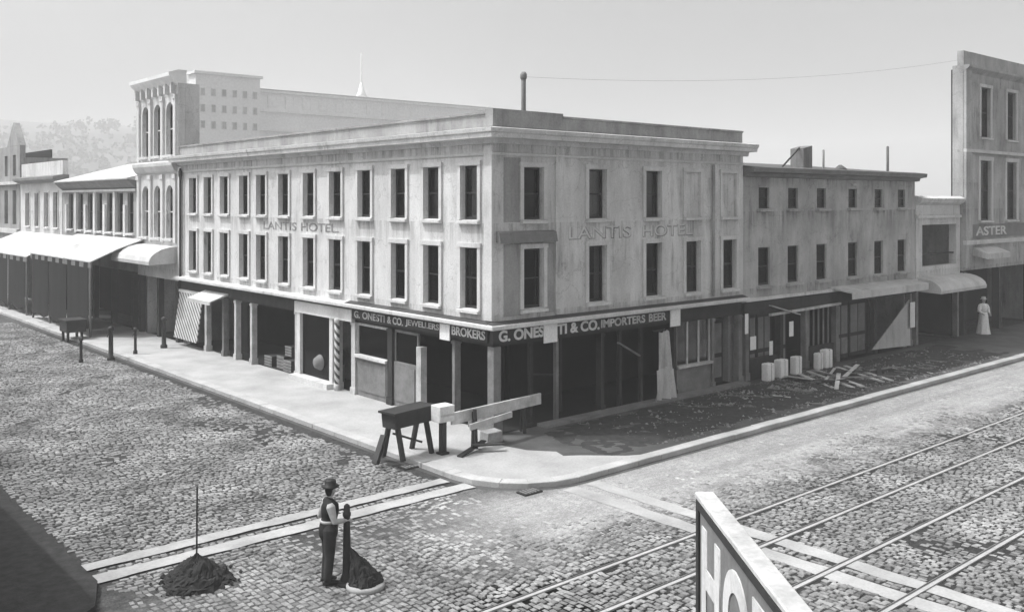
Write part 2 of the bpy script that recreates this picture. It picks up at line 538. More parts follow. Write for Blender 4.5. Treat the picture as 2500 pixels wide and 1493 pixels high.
inner = [(KX + 0.33, 240)] + arc(0.33) + [(240, KY + 0.33)]
kb = MB()
def kerb_piece(mb, a, b, c, d, h, g_=0.0):
    mb.add([(*a, -.01), (*b, -.01), (*c, -.01), (*d, -.01), (*a, h), (*b, h), (*c, h), (*d, h)],
           [(0, 1, 5, 4), (1, 2, 6, 5), (2, 3, 7, 6), (3, 0, 4, 7), (4, 5, 6, 7), (0, 3, 2, 1)])
kerb_piece(kb, (KX, 240), (KX, 46), (KX + .33, 46), (KX + .33, 240), .132)
kerb_piece(kb, (46, KY), (240, KY), (240, KY + .33), (46, KY + .33), .132)
KERB = struct('kerb', kb, 'kerbstone')
kr = random.Random(5)
spans = []
y = 45.99
while y > KY + KR + .3:
    y2 = max(KY + KR, y - kr.uniform(.85, 1.25))
    spans.append(((KX, y), (KX, y2 + .010), (KX + .33, y2 + .010), (KX + .33, y)))
    y = y2
A_, B_ = arc(0.0, 5), arc(.33, 5)
for i in range(5):
    spans.append((A_[i], A_[i + 1], B_[i + 1], B_[i]))
x = KX + KR + .005
while x < 45.9:
    x2 = min(45.99, x + kr.uniform(.85, 1.25))
    spans.append(((x, KY), (x2 - .010, KY), (x2 - .010, KY + .33), (x, KY + .33)))
    x = x2
for sp_ in spans:
    m = MB()
    j_ = [(p_[0] + kr.uniform(-.006, .006), p_[1] + kr.uniform(-.006, .006)) for p_ in sp_]
    kerb_piece(m, *j_, .130 + kr.uniform(-.006, .008))
    part('kerb_stone', m, 'kerbstone', KERB, .012)
# dark gutter channel beside the kerb
gu = MB()
go = [(KX - 0.16, 240)] + arc(-0.16) + [(240, KY - 0.16)]
for i in range(len(outer) - 1):
    a, b, c, d = go[i], go[i + 1], outer[i + 1], outer[i]
    gu.add([(*a, .004), (*b, .004), (*c, .004), (*d, .004)], [(0, 1, 2, 3)])
struct('gutter', gu, 'asphalt_shade')
# opposite pavement, lower left, its near-black colour carries the building's shade
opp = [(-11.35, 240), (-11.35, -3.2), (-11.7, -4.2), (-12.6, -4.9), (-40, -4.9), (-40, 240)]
struct('shade_dark_pavement', MB().slab(list(reversed(opp)), 0.0, 0.12), 'dark_earth')
# pale stone crossings, two strips each way
for (x0, x1, y0, y1) in ((-11.33, -3.3, -2.38, -2.02), (-11.33, -3.1, -3.06, -2.66)):
    c = MB()
    n = 26
    vs, fs = [], []
    for i in range(n + 1):
        x = x0 + (x1 - x0) * i / n
        vs += [(x, y0 + random.uniform(-.025, .025), .026), (x, y1 + random.uniform(-.025, .025), .026)]
    fs = [(2 * i, 2 * i + 2, 2 * i + 3, 2 * i + 1) for i in range(n)]
    struct('stone_crossing', c.add(vs, fs), 'crossing')
for (x0, x1, y0, y1) in ((-1.72, -1.30, -15.5, -4.5), (-1.02, -0.62, -15.5, -4.5)):
    vs = []
    n = 30
    for i in range(n + 1):
        y = y0 + (y1 - y0) * i / n
        vs += [(x0 + random.uniform(-.025, .025), y, .008), (x1 + random.uniform(-.025, .025), y, .008)]
    fs = [(2 * i, 2 * i + 1, 2 * i + 3, 2 * i + 2) for i in range(n)]
    struct('stone_crossing', MB().add(vs, fs), 'crossing')
# tram rails
names = ["tram rail nearest the pavement, crossing the dusty road", "second tram rail from the pavement, first track's outer rail",
         "third tram rail from the pavement, inner rail of the nearer track", "tram rail nearest the camera, lowest right in the picture"]
for y, lab in zip((-8.24, -9.46, -10.93, -12.37), names):
    t = thing('tram_rail', lab, 'tram rail', (0, y, 0), 'tram rails in the right street')
    part('rail_head', MB().box(W0, -60, 240, 0.0, 0.030, y - 0.034, y + 0.034), 'steel', t)
    part('rail_lip', MB().box(W0, -60, 240, 0.0, 0.028, y + 0.075, y + 0.09), 'mid_paint', t)
    part('groove', MB().add([(-60, y + .034, .014), (240, y + .034, .014), (240, y + .075, .014), (-60, y + .075, .014)], [(0, 1, 2, 3)]), 'mid_paint', t)

# cobbles: each a small worn block with recessed joints
from mathutils import noise as mnoise
cob_m, cn, cl, cbs = nt('cobble_stone')
at = cn.new("ShaderNodeAttribute"); at.attribute_name = 'tone'
cl.new(mul(cn, cl, at.outputs["Fac"], ramp(cn, cl, noise(cn, cl, 14, 4, 0.6, coords(cn, cl)), 0.3, 0.7, 0.7, 1.15)), cbs.inputs["Base Color"])
cbs.inputs["Roughness"].default_value = 0.85
cbs.inputs["Specular IOR Level"].default_value = 0.25
M['cobble'] = cob_m
rc = random.Random(11)
def on_strip(x, y):
    if -11.4 < x < -3.0 and (-2.42 < y < -1.98 or -3.10 < y < -2.62):
        return True
    if y < -4.4 and (-1.76 < x < -1.26 or -1.06 < x < -.58):
        return True
    return any(abs(y - q - .03) < .11 for q in (-8.24, -9.46, -10.93, -12.37))
def dust(x, y):
    w_ = mnoise.noise(Vector((x * .5, y * .5, 3.1))) * 1.1 + mnoise.noise(Vector((x * 1.7, y * 1.7, 8.1))) * .5
    yy, xx = y + w_, x + w_
    a_ = min(1, max(0, (yy + 7.3) / 1.6)) * min(1, max(0, (-2.6 - yy) / 1.4))
    return a_ * min(1, max(0, (xx + 6.4) / 2.6))
stones = []
def lay(x0, x1, y0, y1, along_x):
    sa, sb = .155, .110
    rows = int(((y1 - y0) if along_x else (x1 - x0)) / sb)
    cols = int(((x1 - x0) if along_x else (y1 - y0)) / sa)
    for q in range(rows):
        off = rc.uniform(0, sa)
        for c_ in range(cols):
            u_ = c_ * sa + off + rc.uniform(-.02, .02)
            v_ = q * sb + rc.uniform(-.012, .012)
            x, y = (x0 + u_, y0 + v_) if along_x else (x0 + v_, y0 + u_)
            if on_strip(x, y) or (x > KX - .3 and y > KY - .3) or (x < -11.2 and y > -5.0):
                continue
            d = dust(x, y)
            pt = mnoise.noise(Vector((x * .35, y * .35, 21.0))) + .5 * mnoise.noise(Vector((x * 1.1, y * 1.1, 5.0)))
            if pt < -.42 and rc.random() < .5:
                continue
            if rc.random() < d * .95:
                continue
            l_, w_ = sa * rc.uniform(.62, 1.02), sb * rc.uniform(.64, .96)
            if not along_x:
                l_, w_ = w_, l_
            tone = (.255 if rc.random() < .88 else .14) * rc.uniform(.72, 1.25) * (1 + .55 * mnoise.noise(Vector((x * .8, y * .8, 0)))) + .16 * d
            stones.append((x, y, l_, w_, rc.uniform(.008, .034) * (1 - .6 * d) * min(1.1, max(.45, .85 + pt)), rc.uniform(-.22, .22), min(.50, max(.05, tone))))
lay(-11.3, -3.4, -3.6, 36.0, True)
lay(-13.0, 27.0, -14.0, -3.6, False)
def cobble_verts(l_, w_, h, rot, rr_):
    ca, sa_ = math.cos(rot), math.sin(rot)
    out = []
    for f_, z in ((1.0, -.012), (.97, h * .55), (.70, h)):
        for sx_, sy_ in ((-1, -1), (1, -1), (1, 1), (-1, 1)):
            a_, b_ = sx_ * l_ / 2 * f_ * rr_.uniform(.9, 1.06), sy_ * w_ / 2 * f_ * rr_.uniform(.9, 1.06)
            out.append((a_ * ca - b_ * sa_, a_ * sa_ + b_ * ca, z + (rr_.uniform(-.003, .003) if z > 0 else 0)))
    return out
CF = [(0, 1, 5, 4), (1, 2, 6, 5), (2, 3, 7, 6), (3, 0, 4, 7), (4, 5, 9, 8), (5, 6, 10, 9), (6, 7, 11, 10), (7, 4, 8, 11), (8, 9, 10, 11)]
def px(x, y):
    dx_, dy_ = x - cam.location.x, y - cam.location.y
    X_, Y_ = dx_ * .75465 - dy_ * .65612, dx_ * .65612 + dy_ * .75465
    return (1250 + 2304 * X_ / Y_, 490 + 2304 * 6.5 / Y_) if Y_ > 1 else (9e9, 9e9)
inside = []
rest = []
for st_ in stones:
    a_, b_ = px(st_[0], st_[1])
    (inside if 40 < a_ < 2460 and b_ < 1490 and not (1690 < a_ < 1960 and b_ > 1200) else rest).append((b_, st_))
inside.sort(key=lambda q: -q[0])
single, rest = [q[1] for q in inside[:300]], [q[1] for q in inside[300:]] + [q[1] for q in rest]
cv_, cf_, ct_ = [], [], []
for x, y, l_, w_, h, rot, tone in rest:
    k_ = len(cv_)
    cv_ += [(x + a_, y + b_, c_) for a_, b_, c_ in cobble_verts(l_, w_, h, rot, rc)]
    cf_ += [tuple(i_ + k_ for i_ in f_) for f_ in CF]
    ct_ += [tone] * 12
cme = bpy.data.meshes.new('cobbles')
cme.from_pydata(cv_, [], cf_)
cme.attributes.new('tone', 'FLOAT', 'POINT').data.foreach_set('value', ct_)
tag(link('cobbles', cme, 'cobble', GROUND), None, None, None, 'stuff')
var = []
for q in range(10):
    me = bpy.data.meshes.new('cobble')
    me.from_pydata(cobble_verts(.127, .088, .024, 0, rc), [], CF)
    me.attributes.new('tone', 'FLOAT', 'POINT').data.foreach_set('value', [.255 * rc.uniform(.65, 1.25)] * 12)
    var.append(me)
for x, y, l_, w_, h, rot, tone in single:
    o = link('cobble', var[rc.randrange(10)], 'cobble', GROUND, (x, y, 0))
    big = w_ > l_
    o.rotation_euler = (0, 0, rot + (math.pi / 2 if big else 0))
    o.scale = (max(l_, w_) / .127, min(l_, w_) / .088, h / .024)

# ------------------------------------------------------------------ corner building (three storeys)
BX, BY, EAVE = 11.45, 22.0, 8.20
cb = thing('corner_building', 'three storey white corner building with long cornice and dark shops below', 'building', (0, 0, 0))
LW = [20.36, 18.8, 17.18, 15.36, 13.86, 12.04, 10.17, 8.34, 6.51, 4.55, 2.83, 1.04]
RW = [1.45, 4.05, 6.62, 8.62, 10.62]
WW = 0.74
holesL = [(c - WW / 2, c + WW / 2, z0, z1) for c in LW for z0, z1 in ((3.47, 5.18), (5.97, 7.48))]
holesR = [(c - WW / 2, c + WW / 2, z0, z1) for c in RW for z0, z1 in ((3.47, 5.15), (5.97, 7.44))]
part('wall', wall(MB(), FL, 0.35, BY, 2.95, EAVE, holesL), 'white_plaster', cb)
part('wall', wall(MB(), FR, 0.0, BX, 2.95, EAVE, holesR), 'shade_plaster', cb)
bk = MB().box(W0, BX - 0.35, BX, 0.0, EAVE, 0.36, BY - 0.36)
bk.box(W0, 0.36, BX, 0.0, EAVE, BY - 0.35, BY)
part('back_wall', bk, 'stone', cb)
# inside: floors, partitions, dark
inn = MB()
inn.box(W0, 0.36, BX - 0.36, 2.96, 3.10, 0.36, BY - 0.36)
inn.box(W0, 0.36, BX - 0.36, 5.60, 5.72, 0.36, BY - 0.36)
inn.box(W0, 2.6, 2.75, 3.11, 5.59, 2.8, BY - 0.37)
inn.box(W0, 2.6, 2.75, 5.73, 8.0, 2.8, BY - 0.37)
inn.box(W0, 2.76, BX - 0.37, 3.11, 5.59, 2.6, 2.75)
inn.box(W0, 2.76, BX - 0.37, 5.73, 8.0, 2.6, 2.75)
inn.box(W0, 3.0, 3.15, 0.13, 2.95, 3.2, BY - 0.37)
inn.box(W0, 3.2, BX - 0.37, 0.13, 2.95, 3.0, 3.15)
inn.box(W0, 0.2, BX - 0.36, 0.03, 0.125, 0.05, BY - 0.36)
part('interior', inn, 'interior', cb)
part('roof', MB().box(W0, 0.3, BX - 0.2, 8.21, 8.35, 0.3, BY - 0.2), 'slate', cb)
# cornice, frieze moulding, parapet
CP = [(0.0, 8.06), (0.06, 8.08), (0.08, 8.20), (0.42, 8.21), (0.43, 8.32), (0.48, 8.36), (0.50, 8.46), (0.0, 8.53), (-0.3, 8.53), (-0.3, 8.36)]
def mitre(mb, prof, y_end, x_end, inset=0.0):
    """profile run along the left front, round the corner and along the right front"""
    rows = []
    for (px, py, sx, sy) in ((0, y_end, -1, 0), (0, 0, -1, -1), (x_end, 0, 0, -1)):
        rows.append([(px + sx * d, py + sy * d, z) for d, z in prof])
    k = len(prof)
    vs = [q for r in rows for q in r]
    fs = [list(range(k)), list(range(3 * k - 1, 2 * k - 1, -1))]
    for r in range(2):
        fs += [(r * k + i, r * k + (i + 1) % k, (r + 1) * k + (i + 1) % k, (r + 1) * k + i) for i in range(k)]
    return mb.add(vs, fs)
part('cornice', mitre(MB(), CP, BY + 0.15, BX + 0.25), 'white_plaster', cb)
part('frieze_moulding', mitre(MB(), [(0.002, 7.74), (0.05, 7.76), (0.07, 7.82), (0.002, 7.84)], BY - 0.01, BX - 0.01), 'trim', cb)
part('parapet', mitre(MB(), [(-0.03, 8.54), (-0.03, 8.88), (0.02, 8.90), (0.02, 8.95), (-0.36, 8.95), (-0.36, 8.54)], BY, BX), 'parapet', cb)
pb = MB()
pb.box(FR, -0.06, 2.6, 8.535, 9.02, -0.28, 0.04)
part('parapet_block', pb, 'parapet', cb)
# ledge over the shops: white edge, lead top, moulding
part('ledge', mitre(MB(), [(0.0, 3.0), (0.28, 3.0), (0.30, 3.03), (0.30, 3.11), (0.27, 3.13), (0.0, 3.17)], BY - 0.02, BX - 0.02), 'trim', cb)
part('ledge_flashing', MB().prism(FL, [(0.002, 3.20), (0.255, 3.145), (0.255, 3.135), (0.002, 3.175)], 0.0, 7.4).prism(
    FR, [(0.002, 3.20), (0.255, 3.145), (0.255, 3.135), (0.002, 3.175)], -0.25, BX - 0.03), 'lead', cb)
# pilasters
part('pilaster', MB().box(FL, 0.0, 0.34, 3.22, 8.0, 0.0, 0.07), 'trim', cb)
part('pilaster', MB().box(FR, 2.30, 2.62, 3.22, 8.0, 0.0, 0.06), 'white_plaster', cb)
part('pilaster', MB().box(FL, BY - 0.42, BY - 0.02, 3.2, 8.0, 0.0, 0.07), 'trim', cb)
part('drainpipe', MB().pipe((-0.14, 21.5, 2.95), (-0.14, 21.5, 7.9), .055, 8).pipe((-0.14, 21.5, 7.6), (-0.14, 21.5, 7.8), .09, 8), 'iron', cb)
part('drainpipe', MB().pipe((9.66, -0.08, 3.3), (9.66, -0.08, 7.7), .05, 8), 'stone', cb)
# darker painted first bay on the right front, with its projecting board
part('painted_panel', MB().box(FR, 0.36, 1.0, 3.3, 5.3, 0.0, 0.012).box(FR, 1.93, 2.28, 3.3, 5.3, 0.0, 0.012).box(FR, 0.36, 0.98, 5.9, 7.7, 0.0, 0.012), 'stone', cb)
part('name_board', MB().prism(FR, [(0.01, 5.36), (0.20, 5.34), (0.14, 5.62), (0.01, 5.66)], 0.08, 2.24), 'mid_paint', cb)
for i, c in enumerate(LW):
    window(FL, c, 3.47, 5.18, WW, cb, wid='L', curtain=(0.35 if i == 6 else 0.3 if i == 7 else 0.18 if i == 3 else 0), blind={2: .22, 9: .30}.get(i, 0), side=1)
    window(FL, c, 5.97, 7.48, WW, cb, wid='L', blind={10: .92, 1: .35, 5: .2}.get(i, 0), curtain=(0.4 if i == 7 else 0.2 if i == 4 else 0), side=-1)
for i, c in enumerate(RW):
    window(FR, c, 3.47, 5.15, WW, cb, wid='R', curtain=(0.6 if i == 4 else 0.25 if i == 1 else 0), side=1 if i != 1 else -1)
    window(FR, c, 5.97, 7.44, WW, cb, wid='R', blind=0.0, curtain=(0.9 if i == 1 else 0))
for c in RW[3:]:
    part('blocked_opening', MB().box(FR, c - WW / 2, c + WW / 2, 5.97, 7.44, -0.115, -0.05).box(FR, c - .03, c + .03, 5.99, 7.42, -0.049, -0.035), 'shade_plaster', cb)
# painted lettering between the upper storeys
link('lettering', text_mesh('lettering', 'LANTIS', FL, -1, 13.7, 5.42, 0.0, 0.30, 2.6, 0.01), 'wall_letter', cb)
link('lettering', text_mesh('lettering', 'HOTEL.', FL, -1, 10.75, 5.42, 0.0, 0.30, 2.6, 0.01), 'wall_letter', cb)
for w_, a_, b_ in (('LANTIS', 2.85, 2.7), ('HOTEL', 6.1, 2.5)):
    o = link('lettering', text_mesh('lettering', w_, FR, 1, a_ + .03, 5.35, -.006, 0.38, b_, 0.03), 'wall_letter', cb)
    link('letter_face', text_mesh('letter_face', w_, FR, 1, a_, 5.38, 0.008, 0.36, b_, 0.0), 'trim', o)
# shop fascia boards with names
sg = part('signboard', MB().box(FL, 0.16, 7.15, 2.62, 2.985, -0.05, 0.10), 'dark_paint', cb)
for w_, a_, b_ in (('G.', 7.0, .34), ('ONESTI', 6.5, 1.3), ('& CO.', 5.05, .85), ('JEWELLERS', 4.05, 1.7)):
    link('lettering', text_mesh('lettering', w_, FL, -1, a_, 2.68, 0.10, 0.23, b_, 0.02), 'faded', sg)
link('lettering', text_mesh('lettering', 'BROKERS', FL, -1, 1.74, 2.68, 0.10, 0.25, 1.5, 0.02), 'faded', sg)
sg = part('signboard', MB().box(FR, -0.10, 7.9, 2.62, 2.985, -0.05, 0.10), 'dark_paint', cb)
link('lettering', text_mesh('lettering', 'G. ONES', FR, 1, 0.10, 2.645, 0.10, 0.31, 1.68, 0.035), 'trim', sg)
link('lettering', text_mesh('lettering', 'TI & CO.', FR, 1, 2.30, 2.645, 0.10, 0.31, 1.75, 0.035), 'trim', sg)
link('lettering', text_mesh('lettering', 'IMPORTERS', FR, 1, 4.12, 2.68, 0.10, 0.25, 2.0, 0.03), 'faded', sg)
link('lettering', text_mesh('lettering', 'BEER', FR, 1, 6.3, 2.68, 0.10, 0.25, 0.85, 0.03), 'faded', sg)

def post(F, a, z1, w, mat, d0=-0.22, d1=0.0, z0=0.12, base=True):
    m = MB().box(F, a - w / 2, a + w / 2, z0, z1, d0, d1)
    if base:
        m.box(F, a - w / 2 - 0.03, a + w / 2 + 0.03, z0, z0 + 0.22, d0 - 0.03, d1 + 0.03)
        m.box(F, a - w / 2 - 0.025, a + w / 2 + 0.025, z1 - 0.10, z1 - 0.02, d0 - 0.025, d1 + 0.025)
    return part('post', m, mat, cb)

# beam over the shops behind the fascia
part('shop_beam', MB().box(FL, 0.36, BY - 0.05, 2.5, 2.945, -0.33, -0.055), 'dark_wood', cb)
part('shop_beam', MB().box(FR, 0.02, BX - 0.02, 2.5, 2.945, -0.33, -0.055), 'dark_wood', cb)
# left front, from the corner up the street
part('corner_pier', MB().box(FR, 0.0, 0.26, 0.121, 2.5, -0.26, -0.0).box(FR, -0.03, 0.30, 0.121, 0.5, -0.30, 0.03), 'grey_wood', cb)
post(FL, 1.80, 2.5, 0.12, 'grey_wood')
post(FL, 3.52, 2.1, 0.24, 'pale_wood', base=False)
post(FL, 5.08, 2.5, 0.26, 'dark_paint')
post(FL, 7.24, 2.5, 0.24, 'pale_wood')
post(FL, 8.34, 2.5, 0.14, 'pale_wood')
for a in (14.78, 16.21):
    post(FL, a, 2.5, 0.17, 'pale_wood')
post(FL, 17.36, 2.5, 0.18, 'grey_wood')
post(FL, 19.1, 2.5, 0.2, 'pale_wood')
post(FL, 11.15, 2.5, 0.16, 'pale_wood')
# corner shop window: stallboard, sill, panes, both sides of the corner
for a0, a1, z1 in ((0.34, 1.2, .62), (3.66, 4.93, 1.5), (5.24, 7.1, 1.38)):
    part('stallboard', MB().box(FL, a0, a1, 0.121, z1, -0.2, -0.06), 'grey_wood', cb)
    part('stall_panel', MB().box(FL, a0 + .12, a1 - .12, 0.3, z1 - .12, -0.058, -0.03), 'grey_wood', cb)
part('window_shelf', MB().box(FL, 5.22, 7.12, 1.385, 1.47, -0.2, 0.08), 'trim', cb)
for a0, a1, z0, z1, F in ((5.22, 7.12, 1.48, 2.49, FL), (3.66, 4.93, 1.51, 2.49, FL)):
    f = MB()
    for a in (a0, a1 - 0.06):
        f.box(F, a, a + 0.06, z0, z1, -0.16, -0.09)
    f.box(F, a0 + .06, a1 - .06, z1 - 0.08, z1, -0.158, -0.092)
    w_ = part('shop_window', f, 'pale_wood' if a0 > 5 else 'grey_wood', cb)
    part('pane', MB().box(F, a0 + .06, a1 - .06, z0, z1 - .08, -0.13, -0.124), 'glass', w_)
# framed display front
f = MB().box(FL, 8.5, 8.72, 0.30, 2.5, -0.15, 0.04).box(FL, 10.78, 11.02, 0.30, 2.5, -0.15, 0.04)
f.box(FL, 7.2, 11.1, 2.505, 2.90, -0.05, 0.09)
f.box(FL, 8.4, 11.1, 0.121, 0.295, -0.2, 0.32)
w_ = part('display_front', f, 'trim', cb)
part('pane', MB().box(FL, 8.72, 10.78, 0.31, 2.495, -0.08, -0.074), 'glass', w_)
cu = MB()
for q in range(9):
    a = 10.76 - q * 0.12
    zb = 1.05 + (q - 4) ** 2 * 0.02 + q * 0.03
    cu.box(FL, a - 0.118, a, zb, 2.48, -0.34 - 0.03 * (q % 2), -0.30 - 0.03 * (q % 2))
part('shop_curtain', cu, 'canvas', cb)
part('shop_back', MB().box(FL, 8.4, 11.1, 0.13, 2.49, -1.3, -1.2), 'grey_wood', cb)
# striped pole
bp = MB().pipe((-0.09, 8.12, 0.35), (-0.09, 8.12, 2.35), .085, 12)
bpo = part('striped_pole', bp, 'pole_stripe', cb)
part('pole_cap', MB().lathe((-0.09, 8.12, 0), [(0.11, 0.12), (0.11, 0.3), (0.085, 0.34)], 12).ball((-0.09, 8.12, 2.46), 0.10), 'trim', bpo)
# far end: small awning and striped shutter
part('door_awning', MB().prism(FL, [(-0.05, 2.62), (-0.05, 2.70), (0.75, 2.42), (0.75, 2.28), (0.72, 2.28), (0.70, 2.38)], 16.95, 19.25), 'canvas', cb)
part('striped_shutter', MB().prism(FL, [(-0.02, 2.44), (0.03, 2.44), (0.30, 0.45), (0.25, 0.45)], 19.35, 21.85), 'hung_stripe', cb)
part('shutter_rail', MB().box(FL, 19.3, 21.9, 2.445, 2.56, -0.06, 0.06), 'trim', cb)
part('shop_door', MB().box(FL, 17.5, 18.9, 0.125, 2.3, -1.2, -1.14), 'dark_wood', cb)
# right front shops
post(FR, 7.72, 2.5, 0.16, 'dark_wood')
post(FR, 4.3, 2.5, 0.14, 'dark_wood')
post(FR, 9.75, 2.5, 0.12, 'grey_wood')
post(FR, 11.3, 2.5, 0.22, 'grey_wood')
part('stallboard', MB().box(FR, 7.82, 9.68, 0.121, 1.0, -0.2, -0.06), 'grey_wood', cb)
f = MB()
for a in (7.84, 8.42, 9.02, 9.6):
    f.box(FR, a, a + 0.07, 1.01, 2.49, -0.16, -0.08)
f.box(FR, 7.84, 9.67, 1.0, 1.08, -0.2, 0.06)
w_ = part('shop_window', f, 'pale_wood', cb)
part('pane', MB().box(FR, 7.9, 9.6, 1.09, 2.48, -0.125, -0.12), 'glass', w_)
for a, z1, dd, mm in ((1.75, 2.5, -.5, 'dark_wood'), (2.5, 2.5, -.22, 'grey_wood'), (3.3, 2.5, -.9, 'dark_wood'), (5.3, 2.5, -.3, 'dark_wood'), (6.2, 2.5, -.22, 'dark_wood')):
    part('post', MB().box(FR, a - .055, a + .055, .121, z1, dd, dd + .12), mm, cb)
part('broken_rail', MB().bar((1.75, .42, 1.5), (3.3, .80, 1.25), .10, .05), 'dark_wood', cb)
part('broken_rail', MB().bar((5.2, .2, 2.1), (6.25, .15, 1.55), .09, .05), 'grey_wood', cb)
dr_ = part('shop_door', MB().box(FR, 9.95, 11.05, .125, 2.35, -.62, -.57), 'dark_wood', cb)
for z0, z1 in ((.3, 1.0), (1.15, 2.2)):
    for a0, a1 in ((10.05, 10.45), (10.55, 10.95)):
        part('panel', MB().box(FR, a0, a1, z0, z1, -.568, -.55), 'grey_wood', dr_)
part('doorstep', MB().box(FR, 1.6, 11.3, 0.118, 0.20, 0.005, 0.42), 'mid_paint', cb)
part('flue_pipe', MB().pipe((5.55, 5.0, 8.3), (5.55, 5.0, 10.8), .085).pipe((5.55, 5.0, 10.8), (5.55, 5.0, 10.93), .12), 'mid_paint', cb)

# ------------------------------------------------------------------ lower building next door on the right street
LX0, LX1 = 11.47, 24.3
lb = thing('side_building', 'lower grey two storey building with small square attic windows', 'building', (LX0, 0, 0))
UW = [12.8, 14.68, 16.66, 19.0, 21.1, 23.1]
holes = [(c - 0.33, c + 0.33, 6.22, 6.98) for c in UW] + [(c - 0.36, c + 0.36, 3.45, 4.82) for c in UW]
part('wall', wall(MB(), FR, LX0 + 0.01, LX1, 2.9, 7.36, holes, 0.35, -0.05), 'low_wall', lb)
part('side_wall', MB().box(W0, LX1 - 0.3, LX1, 0.0, 7.36, 0.41, 14.0).box(W0, LX0 + 0.01, LX1, 0, 7.36, 13.6, 14.0), 'low_wall', lb)
inn = MB().box(W0, LX0 + 0.02, LX1 - 0.31, 2.92, 3.05, 0.42, 13.5).box(W0, LX0 + .02, LX1 - .31, 5.4, 5.5, 0.42, 13.5)
inn.box(W0, LX0 + .02, LX1 - .31, 3.06, 5.39, 2.4, 2.5).box(W0, LX0 + .02, LX1 - .31, 5.51, 7.3, 2.4, 2.5)
inn.box(W0, LX0 + .02, LX1 - .31, 0.13, 2.91, 2.8, 2.9)
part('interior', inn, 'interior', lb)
part('eaves', MB().prism(FR, [(-0.05, 7.34), (0.10, 7.36), (0.14, 7.48), (0.42, 7.52), (0.45, 7.68), (-0.05, 7.74)], LX0 + 0.02, LX1 + 0.15), 'mid_paint', lb)
part('roof', MB().prism(FR, [(0.40, 7.69), (-6.8, 8.3), (-14.0, 7.7), (-14.0, 7.37), (-0.06, 7.37), (-0.06, 7.745)], LX0 + 0.02, LX1 + 0.1), 'slate', lb)
for i, c in enumerate(UW):
    window(FR, c, 6.22, 6.98, 0.66, lb, trim='low_wall', bars=False, arch=0, wid='S')
    window(FR, c, 3.45, 4.82, 0.72, lb, trim='low_wall', bars=False, arch=0, wid='S', curtain=(0.35 if i == 4 else 0))
part('frieze_moulding', MB().box(FR, LX0 + .02, LX1 - .02, 2.93, 3.05, -0.04, 0.10), 'trim', lb)
part('shop_beam', MB().box(FR, LX0 + .02, LX1 - .02, 2.45, 2.89, -0.35, 0.03), 'dark_wood', lb)
for a, m_ in ((11.75, 'mid_paint'), (13.9, 'dark_wood'), (15.6, 'grey_wood'), (17.8, 'grey_wood'), (20.8, 'dark_wood'), (23.9, 'grey_wood')):
    part('post', MB().box(FR, a - .1, a + .1, .121, 2.45, -0.25, -0.03).box(FR, a - .13, a + .13, .121, .4, -0.28, 0.0), m_, lb)
for a0, a1 in ((11.92, 12.75), (12.8, 13.7), (14.05, 14.7), (18.0, 19.2), (19.3, 20.6)):
    dr_ = part('shop_door', MB().box(FR, a0, a1, .125, 2.44, -.42, -.37), 'dark_wood', lb)
    am = (a0 + a1) / 2
    for z0, z1 in ((.3, .95), (1.1, 2.25)):
        for b0, b1 in ((a0 + .08, am - .04), (am + .04, a1 - .08)):
            part('panel', MB().box(FR, b0, b1, z0, z1, -.368, -.35), 'mid_paint' if z0 > 1 else 'grey_wood', dr_)
part('shop_rail', MB().bar((12.9, -0.12, 2.38), (17.75, -0.12, 2.45), 0.09), 'pale_wood', lb)
part('propped_board', MB().bar((12.9, -0.16, 2.72), (14.6, -0.25, 2.28), 0.16, 0.03), 'pale_wood', lb)
for a in (15.95, 16.3, 16.65, 17.0, 17.35):
    part('slat', MB().box(FR, a - .035, a + .035, .9, 2.36, -0.2, -0.16), 'grey_wood', lb)
part('stallboard', MB().box(FR, 11.9, 13.75, .121, 0.85, -0.25, -0.1), 'dark_wood', lb)
part('stallboard', MB().box(FR, 15.75, 17.65, .121, 0.88, -0.25, -0.1), 'dark_wood', lb)
part('awning', MB().prism(FR, [(-0.04, 3.06), (-0.04, 3.12), (0.95, 2.98), (0.95, 2.70), (0.92, 2.70), (0.92, 2.92)], 17.2, 23.5), 'canvas', lb)
# sail-like blind hung in the last bay
part('hung_blind', MB().add([(20.3, -0.06, 0.35), (23.6, -0.06, 0.2), (23.5, -0.06, 2.2), (20.3, -0.10, 0.35), (23.6, -0.10, 0.2), (23.5, -0.10, 2.2)],
     [(0, 1, 2), (5, 4, 3), (0, 3, 4, 1), (1, 4, 5, 2), (2, 5, 3, 0)]), 'canvas', lb)
part('gable_mark', MB().lathe((19.0, 0.02, 7.1), [(0.10, 0), (0.12, 0.05), (0.10, 0.1)], 10), 'trim', lb)
# roof pipes
part('roof_hatch', MB().add([(17.4, 1.3, 7.75), (18.05, 1.3, 7.75), (18.05, 1.9, 7.75), (17.4, 1.9, 7.75), (17.4, 1.3, 8.62), (18.05, 1.3, 8.75), (18.05, 1.9, 8.75), (17.4, 1.9, 8.62)],
     [(0, 1, 5, 4), (1, 2, 6, 5), (2, 3, 7, 6), (3, 0, 4, 7), (4, 5, 6, 7), (3, 2, 1, 0)]), 'mid_paint', lb)
part('flue_stay', MB().bar((16.2, 1.5, 7.85), (17.42, 1.5, 8.65), 0.05), 'iron', lb)
part('vent_pipe', MB().pipe((19.23, 1.5, 7.75), (19.23, 1.5, 8.6), .05, 8), 'low_wall', lb)
part('vent_pipe', MB().pipe((23.9, 1.1, 7.7), (23.9, 1.1, 8.9), .06, 8), 'mid_paint', lb)
part('ridge_knob', MB().lathe((19.0, 0.6, 7.72), [(0.3, 0), (0.25, 0.1), (0.05, 0.25)], 10), 'slate', lb)

